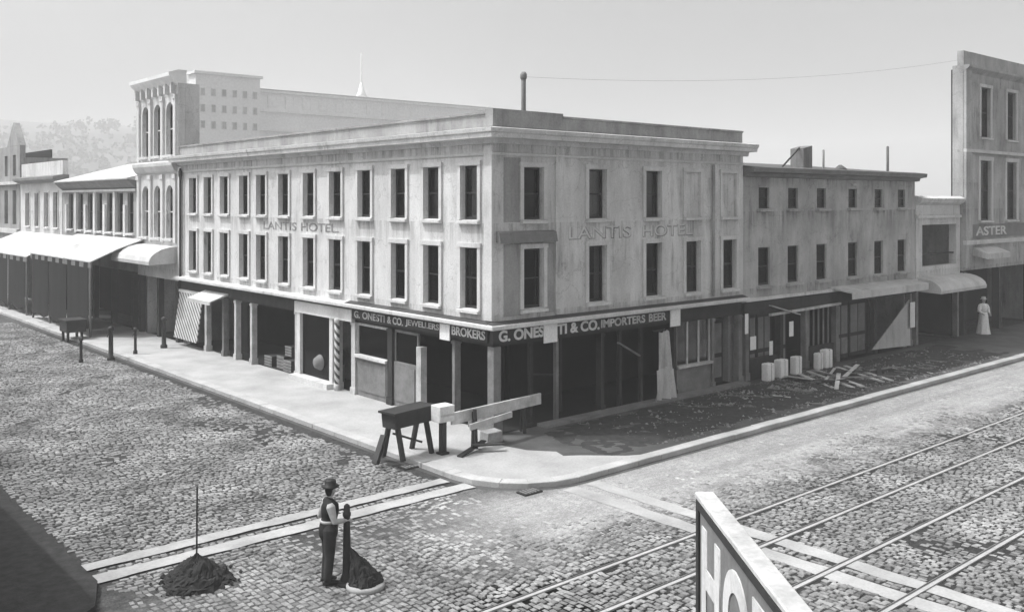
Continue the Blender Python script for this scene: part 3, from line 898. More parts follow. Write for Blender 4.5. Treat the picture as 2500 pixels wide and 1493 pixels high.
# ------------------------------------------------------------------ pale building with deep balcony, and the tower
pbx0, pbx1 = 24.34, 28.7
pbd = thing('balcony_building', 'narrow white building with wide dark balcony opening beside grey building', 'building', (pbx0, 0, 0))
part('wall', wall(MB(), FR, pbx0, pbx1, 2.9, 6.35, [(pbx0 + 0.55, pbx1 - 0.4, 3.55, 5.42)], 0.35, 0.0), 'white_plaster', pbd)
part('cornice', MB().prism(FR, [(0, 6.3), (0.2, 6.42), (0.28, 6.6), (0.0, 6.72), (-0.4, 6.72), (-0.4, 6.355)], pbx0 + .01, pbx1 - .01), 'white_plaster', pbd)
part('moulding', MB().box(FR, pbx0 + .02, pbx1 - .02, 5.72, 5.84, 0.0, 0.09), 'trim', pbd)
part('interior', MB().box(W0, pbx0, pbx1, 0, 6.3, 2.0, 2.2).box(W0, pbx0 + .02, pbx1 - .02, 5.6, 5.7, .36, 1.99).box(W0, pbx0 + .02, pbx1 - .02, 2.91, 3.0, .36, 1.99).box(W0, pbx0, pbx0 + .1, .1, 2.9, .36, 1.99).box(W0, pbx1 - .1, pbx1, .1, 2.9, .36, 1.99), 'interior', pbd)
rl = MB().box(FR, pbx0 + .56, pbx1 - .41, 4.05, 4.12, -0.2, -0.12)
part('balcony_rail', rl, 'dark_wood', pbd)
aw = MB()
prof = [(0.0, 3.1)] + [(1.1 * math.sin(t * .3), 2.55 + 0.55 * math.cos(t * .3)) for t in range(1, 6)] + [(1.08, 2.45), (0.0, 2.5)]
part('awning', aw.prism(FR, prof, pbx0 + .05, pbx1 + 0.3), 'canvas', pbd)
for a in (pbx0 + 0.15, pbx1 - 0.15):
    part('post', MB().box(FR, a - .1, a + .1, .121, 2.89, -0.25, -0.03), 'grey_wood', pbd)

tw = thing('tower_building', 'tall grey stone building with narrow windows at right edge', 'building', (28.8, 0, 0))
tw0, tw1, twz = 28.75, 37.5, 12.9
TW = [31.2, 34.3]
holes = [(c - .62, c + .62, 8.55 - 3.0, 8.45) for c in TW] + [(c - .55, c + .55, 9.6, 12.0) for c in TW]
part('wall', wall(MB(), FR, tw0, tw1, 3.2, twz, holes, 0.4, 0.12), 'low_wall', tw)
part('side_wall', MB().box(W0, tw0, tw0 + .4, 0.0, 6.2, .29, 10), 'low_wall', tw)
part('back_wall', MB().box(W0, tw0, tw1, 0, 6.2, 10.01, 10.4), 'low_wall', tw)
part('front_return', MB().box(W0, tw0 + .003, tw0 + .5, 6.2, twz, .285, .38), 'low_wall', tw)
part('front_backing', MB().box(W0, tw0 + 1.25, tw1, 6.2, twz, .9, 1.0), 'interior', tw)
part('interior', MB().box(W0, tw0 + .42, tw1 - .42, 0.1, 6.1, 2.2, 2.3).box(W0, tw0 + .41, tw1 - .41, 3.21, 3.3, .3, 2.19), 'interior', tw)
for c in TW:
    window(Frame((0, -0.12), (1, 0), (0, -1)), c, 5.55, 8.45, 1.24, tw, trim='trim', wid='T', arch=0.2)
    window(Frame((0, -0.12), (1, 0), (0, -1)), c, 9.6, 12.0, 1.10, tw, trim='trim', wid='T', arch=0.16)
part('pilaster', MB().box(FR, tw0 + .02, tw0 + .7, 3.3, twz, 0.12, 0.26), 'low_wall', tw)
part('band', MB().box(FR, tw0 + .01, tw1, 4.42, 4.62, 0.12, 0.30).box(FR, tw0 + .01, tw1, 8.8, 8.95, 0.12, 0.28), 'trim', tw)
sgn = part('signboard', MB().box(FR, tw0 + .8, tw1, 4.72, 5.36, 0.122, 0.18), 'mid_paint', tw)
link('lettering', text_mesh('lettering', 'ASTER', FR, 1, 30.0, 4.82, 0.18, 0.44, 3.6, 0.02), 'trim', sgn)
part('awning', MB().prism(FR, [(0.12, 4.3), (0.9, 4.0), (0.9, 3.75), (0.12, 3.9)], 29.6, 32.2), 'canvas', tw)
part('roof', MB().box(W0, tw0, tw1, 6.21, 6.4, 1.01, 10.4), 'slate', tw)
part('parapet', MB().box(FR, tw0 + .1, tw1, twz + .01, twz + .7, -.2, .1), 'low_wall', tw)
part('cornice', MB().prism(FR, [(.12, twz - .3), (.4, twz - .1), (.42, twz), (.12, twz + .005)], tw0 + .01, tw1), 'low_wall', tw)
for a in (29.0, 33.0, 37.0):
    part('post', MB().box(FR, a - .15, a + .15, .121, 3.19, -0.25, 0.1), 'dark_wood', tw)
# the row goes on up the right street
rb = thing('end_building', 'dark plain building beyond the tower at the right edge', 'building', (37.6, 0, 0))
part('wall', MB().box(FR, 37.6, 70, 0.12, 6.0, -10, 0.0), 'stone', rb)
part('roof', MB().prism(FR, [(0.3, 6.01), (-5, 6.6), (-10.3, 6.01)], 37.6, 70), 'slate', rb)

# ------------------------------------------------------------------ up the left street
ab = thing('arched_building', 'tall white building with three arched windows on each upper floor', 'building', (0, 22.1, 0))
A0, A1 = 22.12, 27.15
AW = [23.1, 24.62, 26.15]
def arched_holes(mb, F, a0, a1, z0, z1, wins, d=0.0):
    """front face pieces round arched openings"""
    holes = [(c - w, c + w, b, t) for c, w, b, t in wins]
    wall(mb, F, a0, a1, z0, z1, holes, 0.35, d)
    for c, w, b, t in wins:          # spandrels that make the square head round
        n = 8
        for sgn_ in (-1, 1):
            pts = [(c + sgn_ * w, t)] + [(c + sgn_ * w * math.cos(math.pi / 2 * k / n), t - w + w * math.sin(math.pi / 2 * k / n)) for k in range(n + 1)]
            vs = [F.p(a, z, dd) for dd in (d - 0.003, d - 0.34) for a, z in pts]
            k = len(pts)
            mb.add(vs, [list(range(k)), list(range(2 * k - 1, k - 1, -1))] + [(i, (i + 1) % k, k + (i + 1) % k, k + i) for i in range(k)])
    return mb
wins = [(c, 0.42, 4.78, 7.2) for c in AW] + [(c, 0.42, 8.6, 11.0) for c in AW]
part('wall', arched_holes(MB(), FL, A0, A1, 2.9, 11.8, wins), 'white_plaster', ab)
part('side_wall', MB().box(W0, .36, 9, 0, 7.9, A0, A0 + .3), 'white_plaster', ab)
part('side_wall', MB().box(W0, .36, 9, 0, 7.9, A1 - .3, A1), 'white_plaster', ab)
part('front_return', MB().box(W0, .36, 1.0, 7.91, 11.8, A0, A0 + .3), 'white_plaster', ab)
part('front_return', MB().box(W0, .36, 1.0, 7.91, 11.8, A1 - .3, A1), 'white_plaster', ab)
part('front_backing', MB().box(W0, .95, 1.0, 7.91, 11.8, A0 + .31, A1 - .31), 'interior', ab)
part('interior', MB().box(W0, 2.0, 2.1, 0.1, 7.7, A0 + .32, A1 - .32).box(W0, .4, 1.99, 7.8, 7.9, A0 + .32, A1 - .32).box(W0, .4, 1.99, 3, 3.1, A0 + .32, A1 - .32), 'interior', ab)
part('cornice', MB().prism(FL, [(0, 11.7), (.15, 11.85), (.4, 12.1), (.42, 12.25), (0, 12.4), (-.4, 12.4), (-.4, 11.805)], A0 + .01, A1 + .05), 'far_wall', ab)
part('band', MB().prism(FL, [(0, 7.75), (.15, 7.85), (.28, 8.1), (.3, 8.25), (0, 8.35)], A0 + .01, A1 - .01), 'trim', ab)
for q in range(7):
    part('bracket', MB().box(FL, A0 + .25 + q * .75, A0 + .42 + q * .75, 11.35, 11.83, 0.0, 0.22), 'trim', ab)
for c, w, b, t in wins:
    f = MB().box(FL, c - w, c - w + .05, b, t - .3, -.22, -.15).box(FL, c + w - .05, c + w, b, t - .3, -.22, -.15).box(FL, c - w + .05, c + w - .05, (b + t) / 2 - .03, (b + t) / 2 + .03, -.21, -.15)
    o = part('window', f, 'trim', ab)
    part('pane', MB().box(FL, c - w + .01, c + w - .01, b, t, -.19, -.185), 'glass', o)
    part('sill', MB().box(FL, c - w - .1, c + w + .1, b - .12, b - .002, -.1, .14), 'trim', o)
for c in (A0 + .22, 23.86, 25.38, A1 - .22):
    for z0, z1 in ((4.6, 7.7), (8.4, 11.3)):
        part('pilaster', MB().box(FL, c - .14, c + .14, z0, z1, 0.0, .10).box(FL, c - .18, c + .18, z1 - .2, z1, 0, .14), 'trim', ab)
part('awning', MB().prism(FL, [(0.0, 4.45)] + [(1.3 * math.sin(t * .3), 3.75 + .7 * math.cos(t * .3)) for t in range(1, 6)] + [(1.28, 3.65), (0, 3.7)], A0 + .02, A1 - .05), 'canvas', ab)
for a in (A0 + .2, 24.6, A1 - .2):
    part('post', MB().box(FL, a - .12, a + .12, .121, 2.89, -.28, -.02), 'dark_wood', ab)

vb = thing('verandah_building', 'two storey building with dark upper wall and sheet iron verandah', 'building', (0, 27.2, 0))
V0, V1 = 27.2, 39.6
VC = [28.2, 29.7, 31.3, 32.9, 34.5, 36.2, 38.0]
holes = [(c - .42, c + .42, 4.9, 6.9) for c in VC]
part('wall', wall(MB(), FL, V0, V1, 3.0, 7.5, holes), 'stone', vb)
part('side_wall', MB().box(W0, .36, 9, 0, 7.5, V0, V0 + .3).box(W0, .36, 9, 0, 7.5, V1 - .3, V1).box(W0, 8.7, 9, 0, 7.5, V0 + .31, V1 - .31), 'stone', vb)
part('interior', MB().box(W0, 2.0, 2.1, 0.1, 7.4, V0 + .32, V1 - .32), 'interior', vb)
part('roof', MB().prism(FL, [(.5, 7.56), (.5, 7.62), (-3.8, 8.75), (-9, 7.6), (-9, 7.51), (0, 7.51)], V0 + .02, V1 - .02), 'canvas', vb)
part('eaves', MB().prism(FL, [(0, 7.1), (.3, 7.35), (.45, 7.54), (0, 7.49)], V0 + .03, V1 - .03), 'mid_paint', vb)
part('moulding', MB().box(FL, V0 + .03, V1 - .03, 6.98, 7.1, 0, .12), 'trim', vb)
for i, c in enumerate(VC):
    window(FL, c, 4.9, 6.9, .84, vb, trim='trim', wid='V', arch=0.0, blind=0.45 if i in (2, 3) else 0)
    part('pilaster', MB().box(FL, c + .55, c + .85, 4.7, 6.95 if i % 2 else 6.3, 0, .09), 'trim', vb)
def verandah(parent, v0, v1, wz, fx, fz, posts):
    m = MB()
    n = 14
    vs, fs = [], []
    for i in range(n + 1):
        v = v0 + (v1 - v0) * i / n
        r = 0.012 * (i % 2)
        for (x, z) in ((-.002, wz), (fx * .5, (wz + fz) / 2 + .06), (fx, fz)):
            vs.append((x, v, z + r))
        for (x, z) in ((fx, fz - .05), (fx * .5, (wz + fz) / 2 + .01), (-.002, wz - .05)):
            vs.append((x, v, z + r))
    for i in range(n):
        for k in range(6):
            fs.append((i * 6 + k, i * 6 + (k + 1) % 6, (i + 1) * 6 + (k + 1) % 6, (i + 1) * 6 + k))
    fs += [[0, 1, 2, 3, 4, 5], [n * 6 + k for k in range(5, -1, -1)]]
    part('verandah_roof', m.add(vs, fs), 'canvas', parent)
    part('verandah_fascia', MB().box(FL, v0, v1, fz - .30, fz - .055, -fx - .08, -fx - .02), 'mid_paint', parent)
    for v, v2 in zip(posts, posts[1:]):
        bl = MB()  # added dark sheet standing in for the deep shade under the verandah
        nn = 10
        vs, fs = [], []
        for i in range(nn + 1):
            a = v + .08 + (v2 - v - .16) * i / nn
            for (z, o_) in ((fz - .06, 0), (1.8, .03), (.42 + .08 * math.sin(v + i), .06)):
                vs.append((fx + .02 + .25 * o_ * math.sin(i * 1.7 + v), a, z))
        n3 = len(vs)
        vs += [(x + .015, y, z) for x, y, z in vs]
        for i in range(nn):
            for k in range(2):
                q = i * 3 + k
                fs += [(q, q + 1, q + 4, q + 3), (n3 + q, n3 + q + 3, n3 + q + 4, n3 + q + 1)]
        part('shade_sheet', bl.add(vs, fs, True), 'verandah_shade', parent)
    for v in posts:
        part('verandah_post', MB().pipe((fx + .1, v, .12), (fx + .1, v, fz - .1), .06, 8), 'mid_paint', parent)
verandah(vb, 26.3, 36.6, 4.66, -2.5, 3.66, (26.6, 30.0, 33.2, 36.4))
for a in (28.0, 31.0, 34.0, 37.0, 39.3):
    part('post', MB().box(FL, a - .12, a + .12, .121, 2.99, -.28, -.02), 'dark_wood', vb)

wb = thing('white_building', 'small white building with four tall windows beyond the verandah', 'building', (0, 39.7, 0))
Q0, Q1 = 39.7, 49.0
QC = [40.9, 42.9, 45.0, 47.2]
holes = [(c - .45, c + .45, 4.9, 7.0) for c in QC]
part('wall', wall(MB(), FL, Q0, Q1, 3.0, 7.7, holes), 'white_plaster', wb)
part('side_wall', MB().box(W0, .36, 9, 0, 7.7, Q0, Q0 + .3), 'white_plaster', wb)
part('side_wall', MB().box(W0, .36, 9, 0, 7.7, Q1 - .3, Q1), 'white_plaster', wb)
part('interior', MB().box(W0, 2.0, 2.1, 0.1, 7.6, Q0 + .32, Q1 - .32), 'interior', wb)
part('cornice', MB().prism(FL, [(0, 7.6), (.5, 7.8), (.5, 7.95), (0, 8.05), (-.4, 8.05), (-.4, 7.705)], Q0 + .02, Q1 - .02), 'mid_paint', wb)
part('parapet', MB().box(FL, Q0 + .05, Q1 - .05, 8.06, 8.9, -.35, -.05), 'white_plaster', wb)
for c in QC:
    window(FL, c, 4.9, 7.0, .9, wb, trim='trim', wid='Q', arch=.1)
verandah(wb, 37.4, 49.0, 4.5, -2.5, 3.4, (37.7, 41.5, 45.2, 48.8))
for a in (40.0, 43.0, 46.0, 48.7):
    part('post', MB().box(FL, a - .12, a + .12, .121, 2.99, -.28, -.02), 'dark_wood', wb)
gb = thing('gabled_building', 'grey building with pointed gable at the far left edge', 'building', (0, 49.2, 0))
Z0, Z1 = 49.2, 62.0
holes = [(c - .5, c + .5, 4.9, 7.2) for c in (50.6, 52.8, 55, 57.2, 59.4)] + [(c - .4, c + .4, 8.2, 9.6) for c in (50.6, 52.8, 55)]
part('wall', wall(MB(), FL, Z0, Z1, 0.12, 10.2, holes), 'stone', gb)
part('gable', MB().add([FL.p(Z0, 10.21, 0), FL.p(Z0 + 3.4, 10.21, 0), FL.p(Z0 + 1.7, 11.8, 0), FL.p(Z0, 10.21, -.4), FL.p(Z0 + 3.4, 10.21, -.4), FL.p(Z0 + 1.7, 11.8, -.4)],
     [(0, 1, 2), (5, 4, 3), (0, 3, 4, 1), (1, 4, 5, 2), (2, 5, 3, 0)]), 'stone', gb)
part('interior', MB().box(W0, 2.0, 2.1, 0.1, 10, Z0 + .32, Z1 - .32), 'interior', gb)
part('side_wall', MB().box(W0, .36, 3, 0, 9.4, Z0, Z0 + .3), 'stone', gb)
part('band', MB().box(FL, Z0 + .01, Z1, 4.3, 4.6, 0, .2).box(FL, Z0 + .01, Z1, 7.6, 7.8, 0, .2), 'trim', gb)

# ------------------------------------------------------------------ far buildings behind the roofs
def far_block(name, label, x0, x1, y0, y1, z, mat, rows, cols, roofmat, pitch):
    t = thing(name, label, 'building', (x0, y0, 0))
    part('wall', MB().box(W0, x0, x1, 0, z, y0, y1), mat, t)
    if pitch:
        part('roof', MB().add([(x0 - .6, y0 - .6, z + .01), (x1 + .6, y0 - .6, z + .01), (x1 + .6, y1 + .6, z + .01), (x0 - .6, y1 + .6, z + .01),
             (x0 + (y1 - y0) / 2, (y0 + y1) / 2, z + pitch), (x1 - (y1 - y0) / 2, (y0 + y1) / 2, z + pitch)],
             [(0, 1, 5, 4), (1, 2, 5), (2, 3, 4, 5), (3, 0, 4), (3, 2, 1, 0)]), roofmat, t)
    else:
        part('roof', MB().box(W0, x0 - .5, x1 + .5, z + .01, z + .6, y0 - .5, y1 + .5), roofmat, t)
    for r in rows:
        for c in cols:
            w_ = part('window', MB().box(W0, c - .55, c + .55, r, r + 1.7, y0 - .12, y0 - .002), 'trim', t)
            part('pane', MB().box(W0, c - .42, c + .42, r + .12, r + 1.58, y0 - .14, y0 - .13), 'parapet', w_)
    return t
FY = 180.0
wh = far_block('warehouse', 'huge pale grey warehouse rising hazy behind the corner building', 79.5, 170, FY, FY + 50, 32.0, 'far_wall', (), (), 'far_wall', 3.0)
for z in (22.4, 26.8, 31.2):
    part('band', MB().box(W0, 79.4, 170, z, z + .5, FY - .6, FY - .002), 'far_white', wh)
for k in range(10):
    w_ = part('window', MB().box(W0, 83 + 4.4 * k, 85.2 + 4.4 * k, 27.8, 30.6, FY - .2, FY - .003), 'far_white', wh)
    part('pane', MB().box(W0, 83.3 + 4.4 * k, 84.9 + 4.4 * k, 28.0, 30.4, FY - .24, FY - .21), 'far_wall', w_)
part('ridge_pole', MB().pipe((110.5, FY + 4, 32), (110.5, FY + 4, 43.5), .16, 6).lathe((110.5, FY + 4, 32.2), [(1.8, 0), (.9, 1.4), (.24, 4.0)], 8), 'far_wall', wh)
far_block('white_warehouse', 'tall hazy white building with rows of small windows behind cornice', 64.5, 79.2, FY - 4, FY - .2, 33.6, 'far_white',
          (22.0, 25.5, 29.0), [66.0 + 2.4 * k for k in range(6)], 'far_wall', 0)

# hill with woods on the left skyline
hm = MB()
nx, ny = 48, 10
vs, fs = [], []
for j in range(ny + 1):
    for i in range(nx + 1):
        t = i / nx
        x = -260 + 760 * t
        y = 520 + 420 * j / ny + 60 * math.sin(t * 5)
        top = 92 + 8 * math.sin(t * 7.0 + .6) + 5 * math.sin(t * 17) - 240 * max(0, t - .68)
        vs.append((x, y, -2 + max(0, top) * math.sin(math.pi * min(1, j / ny * 1.0) * .5) * (1 if j else 0)))
for j in range(ny):
    for i in range(nx):
        fs.append((j * (nx + 1) + i, j * (nx + 1) + i + 1, (j + 1) * (nx + 1) + i + 1, (j + 1) * (nx + 1) + i))
struct('hill', hm.add(vs, fs, True), 'hill')
wd = MB()
rr = random.Random(3)
for k in range(900):
    x, y = rr.uniform(20, 330), rr.uniform(480, 760)
    t = (x + 260) / 760
    q = max(0, (y - 520 - 60 * math.sin(t * 5)) / 420)
    z = (92 + 8 * math.sin(t * 7.0 + .6) - 240 * max(0, t - .68)) * math.sin(math.pi * .5 * min(1, q)) - 2
    h = rr.uniform(5, 10)
    for b in range(7):
        c = Vector((x + rr.uniform(-3, 3), y + rr.uniform(-3, 3), max(z, 0) + h * rr.uniform(.3, .9)))
        r = rr.uniform(.9, 2.0)
        vs = [c + Vector((rr.uniform(-1, 1), rr.uniform(-1, 1), rr.uniform(-1, 1))).normalized() * r * rr.uniform(.7, 1.2) for _ in range(8)]
        wd.add(vs, [(0, 1, 2), (2, 3, 4), (4, 5, 6), (6, 7, 0), (1, 3, 5), (5, 7, 2), (0, 4, 6)])
tag(link('woodland', wd.mesh('woodland'), 'leaf'), 'hazy woods on the far hill above left roofs', 'woodland', None, 'stuff')

for k, (p, q, sag, lab) in enumerate((((29.6, .0, 13.3), (5.55, 5.0, 10.85), .5, 'thin telegraph wire from the tall right building to the flue'),)):
    m = MB()
    p, q = Vector(p), Vector(q)
    pts = [p.lerp(q, i / 16) - Vector((0, 0, sag * 4 * (i / 16) * (1 - i / 16))) for i in range(17)]
    rad = .0045
    m.tube([(v, rad) for v in pts], 5)
    solo('telegraph_wire', m, 'mid_paint', lab, 'wire', 'telegraph wires')
# building on the opposite corner: stands just left of the frame and shades the pavement below it
ob = thing('opposite_building', 'building on the opposite corner, outside the left edge', 'building', (-14.4, -4.6, 0))
part('wall', wall(MB(), Frame((-14.4, -4.6), (0, 1), (1, 0)), 0.0, 40, 0.12, 5.2, [(2 + 3 * k, 3 + 3 * k, z, z + 1.7) for k in range(12) for z in (.9, 3.2)]), 'white_plaster', ob)
part('core', MB().box(W0, -24, -14.76, 0.12, 5.2, -4.6, 35.4), 'stone', ob)
part('cornice', MB().box(W0, -24.3, -14.1, 5.21, 5.5, -5.0, 35.8), 'trim', ob)

# ------------------------------------------------------------------ white notices on the shop fascia
for (F, a, z0, z1, w, lab) in ((FL, 2.02, 2.50, 2.96, 0.46, 'white notice square on the left street fascia near the corner'),
                               (FR, 2.00, 2.46, 2.99, 0.52, 'white notice square in the middle of the shop name'),
                               (FR, 7.55, 2.44, 2.98, 0.50, 'white notice square at right end of the shop fascia')):
    t = thing('notice_board', lab, 'sign', F.p(a, z0, 0.13), 'white notices on the shop fascia')
    part('board', MB().box(F, a - w / 2, a + w / 2, z0, z1, 0.125, 0.155), 'cloth', t)
    part('back_batten', MB().box(F, a - .04, a + .04, z0 + .05, z1 - .05, 0.112, 0.124), 'grey_wood', t)

# ------------------------------------------------------------------ street things on the corner pavement
def P(x, y, z=0.12):
    return Vector((x, y, z))
# trestle stand: dark trough body on splayed legs
t = thing('trestle_stand', 'dark wooden trestle stand with splayed legs on the pavement corner', 'stand', (-3.1, -0.3, 0.12))
e0, e1 = Vector((-3.55, -0.22, 1.2)), Vector((-2.28, -0.02, 1.2))
ax = (e1 - e0).normalized(); sd = Vector((-ax.y, ax.x, 0))
bd = MB()
prof = [(-.26, -.02), (-.22, -.30), (.22, -.30), (.26, -.02), (.26, .06), (-.26, .06)]
vs = [e + sd * a + Vector((0, 0, z)) for e in (e0, e1) for a, z in prof]
bd.add(vs, [list(range(6)), list(range(11, 5, -1))] + [(i, (i + 1) % 6, 6 + (i + 1) % 6, 6 + i) for i in range(6)])
part('trough', bd, 'dark_wood', t)
part('top_board', MB().bar(e0 - ax * .08 + Vector((0, 0, .085)), e1 + ax * .08 + Vector((0, 0, .085)), .60, .05), 'dark_paint', t)
for e, s1 in ((e0 + ax * .15, 1), (e1 - ax * .15, 1)):
    for s in (-1, 1):
        part('leg', MB().bar(e + sd * .15 * s + Vector((0, 0, -.25)), Vector((e.x, e.y, .12)) + sd * .36 * s, .11, .09), 'dark_paint', t)
part('brace', MB().bar(Vector((e0.x, e0.y, .75)) + ax * .15, Vector((e1.x, e1.y, .35)) - ax * .15, .05), 'dark_wood', t)
t = thing('timber_prop', 'short thick dark timber leaning against the trestle stand', 'timber', (-3.9, -.1, 0))
part('beam', MB().bar((-3.98, -.28, .12), (-3.62, -.12, .72), .14, .12), 'dark_paint', t)
part('end_band', MB().bar((-3.965, -.273, .145), (-3.93, -.258, .203), .155, .135), 'iron', t)
# white box on a post
t = thing('post_box', 'white square box on a dark post beside the trestle stand', 'box', (-2.19, -.62, .12))
part('post', MB().box(W0, -2.26, -2.12, .12, .95, -.69, -.55).box(W0, -2.31, -2.07, .12, .17, -.74, -.50), 'dark_paint', t)
part('box', MB().box(W0, -2.42, -1.96, .955, 1.36, -.82, -.42), 'trim', t, .015)
part('batten', MB().box(W0, -2.40, -1.98, 1.10, 1.15, -.835, -.822), 'pale_wood', t)
# long pale plank from the white box past the corner
t = thing('long_plank', 'long pale plank reaching from the white box past the building corner', 'plank', (-.4, -.6, .12))
part('plank', MB().bar((-1.95, -.66, .97), (1.35, -.42, 1.0), .07, .30), 'pale_wood', t, .006)
part('plank', MB().bar((-1.55, -.92, .74), (.05, -.70, .80), .05, .16), 'pale_wood', t, .006)
for x, y in ((-1.25, -.74), (.75, -.38)):
    part('leg', MB().bar((x, y - .06, .12), (x, y, 1.12), .07), 'dark_wood', t)
    part('leg', MB().bar((x + .1, y + .22, .12), (x, y + .05, 1.05), .06), 'dark_wood', t)
for k, (x, y, z, w, h, lab) in enumerate(((-.50, -.50, .12, .44, .30, 'grey masonry block lying at the building corner'),)):
    o = MB().box(W0, x - w / 2, x + w / 2, z, z + h, y - w * .38, y + w * .38)
    for v in o.v:
        v.x += random.uniform(-.05, .05); v.y += random.uniform(-.05, .05); v.z += random.uniform(-.03, .03) if v.z > .2 else 0
    solo('masonry_block', o, 'stone', lab, 'block', None, .015)
for k, (x, y, a, ln, lab) in enumerate(((-1.55, -1.0, .3, 1.1, 'dark broken board on the ground under the plank bench'), (-1.2, -1.2, -.5, .8, 'short dark board lying slanted before the plank bench'))):
    solo('broken_board', MB().bar((x - ln / 2 * math.cos(a), y - ln / 2 * math.sin(a), .14 + .16 * k), (x + ln / 2 * math.cos(a), y + ln / 2 * math.sin(a), .30), .16, .04), 'dark_wood', lab, 'board', 'broken boards at the corner', .004)
# gutter grates / stones at the kerb
for (x, y, lab) in ((-3.25, -.72, 'dark iron gutter grate at the foot of the trestle'), (-2.40, -4.12, 'dark iron gutter grate at the rounded kerb corner')):
    t = thing('gutter_grate', lab, 'grate', (x, y, 0), 'gutter grates')
    part('frame', MB().box(W0, x - .26, x + .26, .005, .03, y - .16, y + .16), 'iron', t)
    for k in range(5):
        part('bar', MB().box(W0, x - .2 + k * .09, x - .16 + k * .09, .031, .045, y - .13, y + .13), 'steel' if k == 9 else 'mid_paint', t)

# pale planks lying on the shaded pavement
pl = [((14.3, -.30), (12.75, -2.70), 'pale plank on dark pavement, nearest the corner building'),
      ((14.9, -.45), (13.3, -3.15), 'second pale plank on the dark pavement'),
      ((15.35, -.50), (13.75, -3.25), 'third pale plank on the dark pavement'),
      ((16.5, -.70), (15.05, -3.30), 'fourth pale plank on the dark pavement'),
      ((17.0, -.75), (15.5, -3.40), 'pale plank on dark pavement, farthest from the corner')]
for p, q, lab in pl:
    t = solo('plank', MB().bar((p[0], p[1], .15), (q[0], q[1], .15), .15, .055), 'pale_wood', lab, 'plank', 'planks lying on the dark pavement', .006)
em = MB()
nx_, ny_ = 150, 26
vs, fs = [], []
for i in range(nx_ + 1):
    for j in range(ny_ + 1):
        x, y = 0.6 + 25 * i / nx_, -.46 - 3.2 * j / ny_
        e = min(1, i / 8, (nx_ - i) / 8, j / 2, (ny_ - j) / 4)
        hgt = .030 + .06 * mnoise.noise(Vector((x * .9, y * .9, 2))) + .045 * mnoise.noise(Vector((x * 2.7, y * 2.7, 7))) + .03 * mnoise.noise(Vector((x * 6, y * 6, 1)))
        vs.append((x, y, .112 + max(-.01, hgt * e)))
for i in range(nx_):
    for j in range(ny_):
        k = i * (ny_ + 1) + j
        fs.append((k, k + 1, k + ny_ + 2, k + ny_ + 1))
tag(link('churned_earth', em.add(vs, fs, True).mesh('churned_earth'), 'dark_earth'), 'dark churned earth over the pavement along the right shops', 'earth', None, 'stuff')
rl_ = random.Random(21)
rb_ = MB()
for _ in range(3000):
    x, y = rl_.uniform(2.5, 24), rl_.uniform(-3.9, -.5)
    if rl_.random() < .35:
        x, y = rl_.gauss(12.5, 2.0), rl_.gauss(-1.6, .7)
    if y > -.45 or y < -3.9:
        continue
    p = Vector((x, y, .13)); rad = rl_.choice((.012, .02, .02, .03, .03, .04, .07))
    vs = [p + Vector(d) * rad * rl_.uniform(.6, 1.3) for d in ((1, 0, 0), (-1, 0, 0), (0, 1, 0), (0, -1, 0), (0, 0, .8), (0, 0, -.3))]
    rb_.add(vs, [(0, 2, 4), (2, 1, 4), (1, 3, 4), (3, 0, 4), (2, 0, 5), (1, 2, 5), (3, 1, 5), (0, 3, 5)])
tag(link('rubble', rb_.mesh('rubble'), 'dirt'), 'small rubble strewn over the dark right pavement', 'rubble', None, 'stuff')
for _ in range(22):
    x, y = rl_.uniform(9.5, 21), rl_.uniform(-3.5, -.9)
    a, ln = rl_.uniform(-2.4, -1.2), rl_.uniform(.6, 1.8)
    q = (x + math.cos(a) * ln * .5, min(-.6, max(-3.9, y + math.sin(a) * ln * .5)))
    solo('lath', MB().bar((x, y, .145), (q[0], q[1], .15 + rl_.uniform(0, .06)), rl_.uniform(.04, .07), .02), rl_.choice(('grey_wood', 'grey_wood', 'pale_wood')),
         'thin lath among those scattered on the dark right pavement', 'lath', 'thin laths scattered on the dark pavement')
for k in range(12):
    x, y = rl_.uniform(12.2, 17.5), rl_.uniform(-2.6, -1.2)
    a, ln = rl_.choice((-1.0, -1.15, -.3, .4, -2.0)) + rl_.uniform(-.2, .2), rl_.uniform(1.2, 2.6)
    dx, dy = math.cos(a) * ln / 2, math.sin(a) * ln / 2
    solo('broken_plank', MB().bar((x - dx, max(-3.8, min(-.5, y - dy)), .20), (x + dx, max(-3.8, min(-.5, y + dy)), .24 + rl_.uniform(0, .16)), rl_.uniform(.09, .16), .035), rl_.choice(('grey_wood', 'pale_wood', 'dark_wood')),
         'rough plank in the messy timber heap on the dark right pavement', 'plank', 'messy timber heap on the dark pavement', .004)
# white parcels and cards set out before the shops
pc = [(12.35, -.42, .42, .62, 'white parcel, leftmost of the row before the dark shop'), (13.2, -.40, .46, .66, 'larger white parcel, second of the row'),
      (14.2, -.38, .40, .66, 'white parcel standing alone beside the dark doorway'), (15.75, -.36, .34, .62, 'white parcel, left of the close pair'),
      (16.3, -.36, .44, .70, 'white parcel, right of the close pair')]
for x, y, w, h, lab in pc:
    t = thing('parcel', lab, 'parcel', (x, y, .12), 'white parcels before the shops')
    part('wrapping', MB().box(W0, x - w / 2, x + w / 2, .12, .12 + h, y - w * .35, y + w * .35), 'cloth', t, .03)
    part('string', MB().box(W0, x - .012, x + .012, .118, .124 + h, y - w * .352, y + w * .352), 'grey_wood', t)
hs = [(11.36, 1.85, 2.55, .18, 'tall narrow white hanging card beside the drainpipe'), (11.75, 1.25, 1.72, .34, 'square white hanging card under the shop beam'),
      (14.15, 1.5, 2.05, .26, 'white hanging card over the lone parcel'), (12.85, .95, 1.45, .2, 'small narrow white card over the parcels'), (23.55, 1.0, 2.1, .42, 'long white cloth hung at the end of the pale awning')]
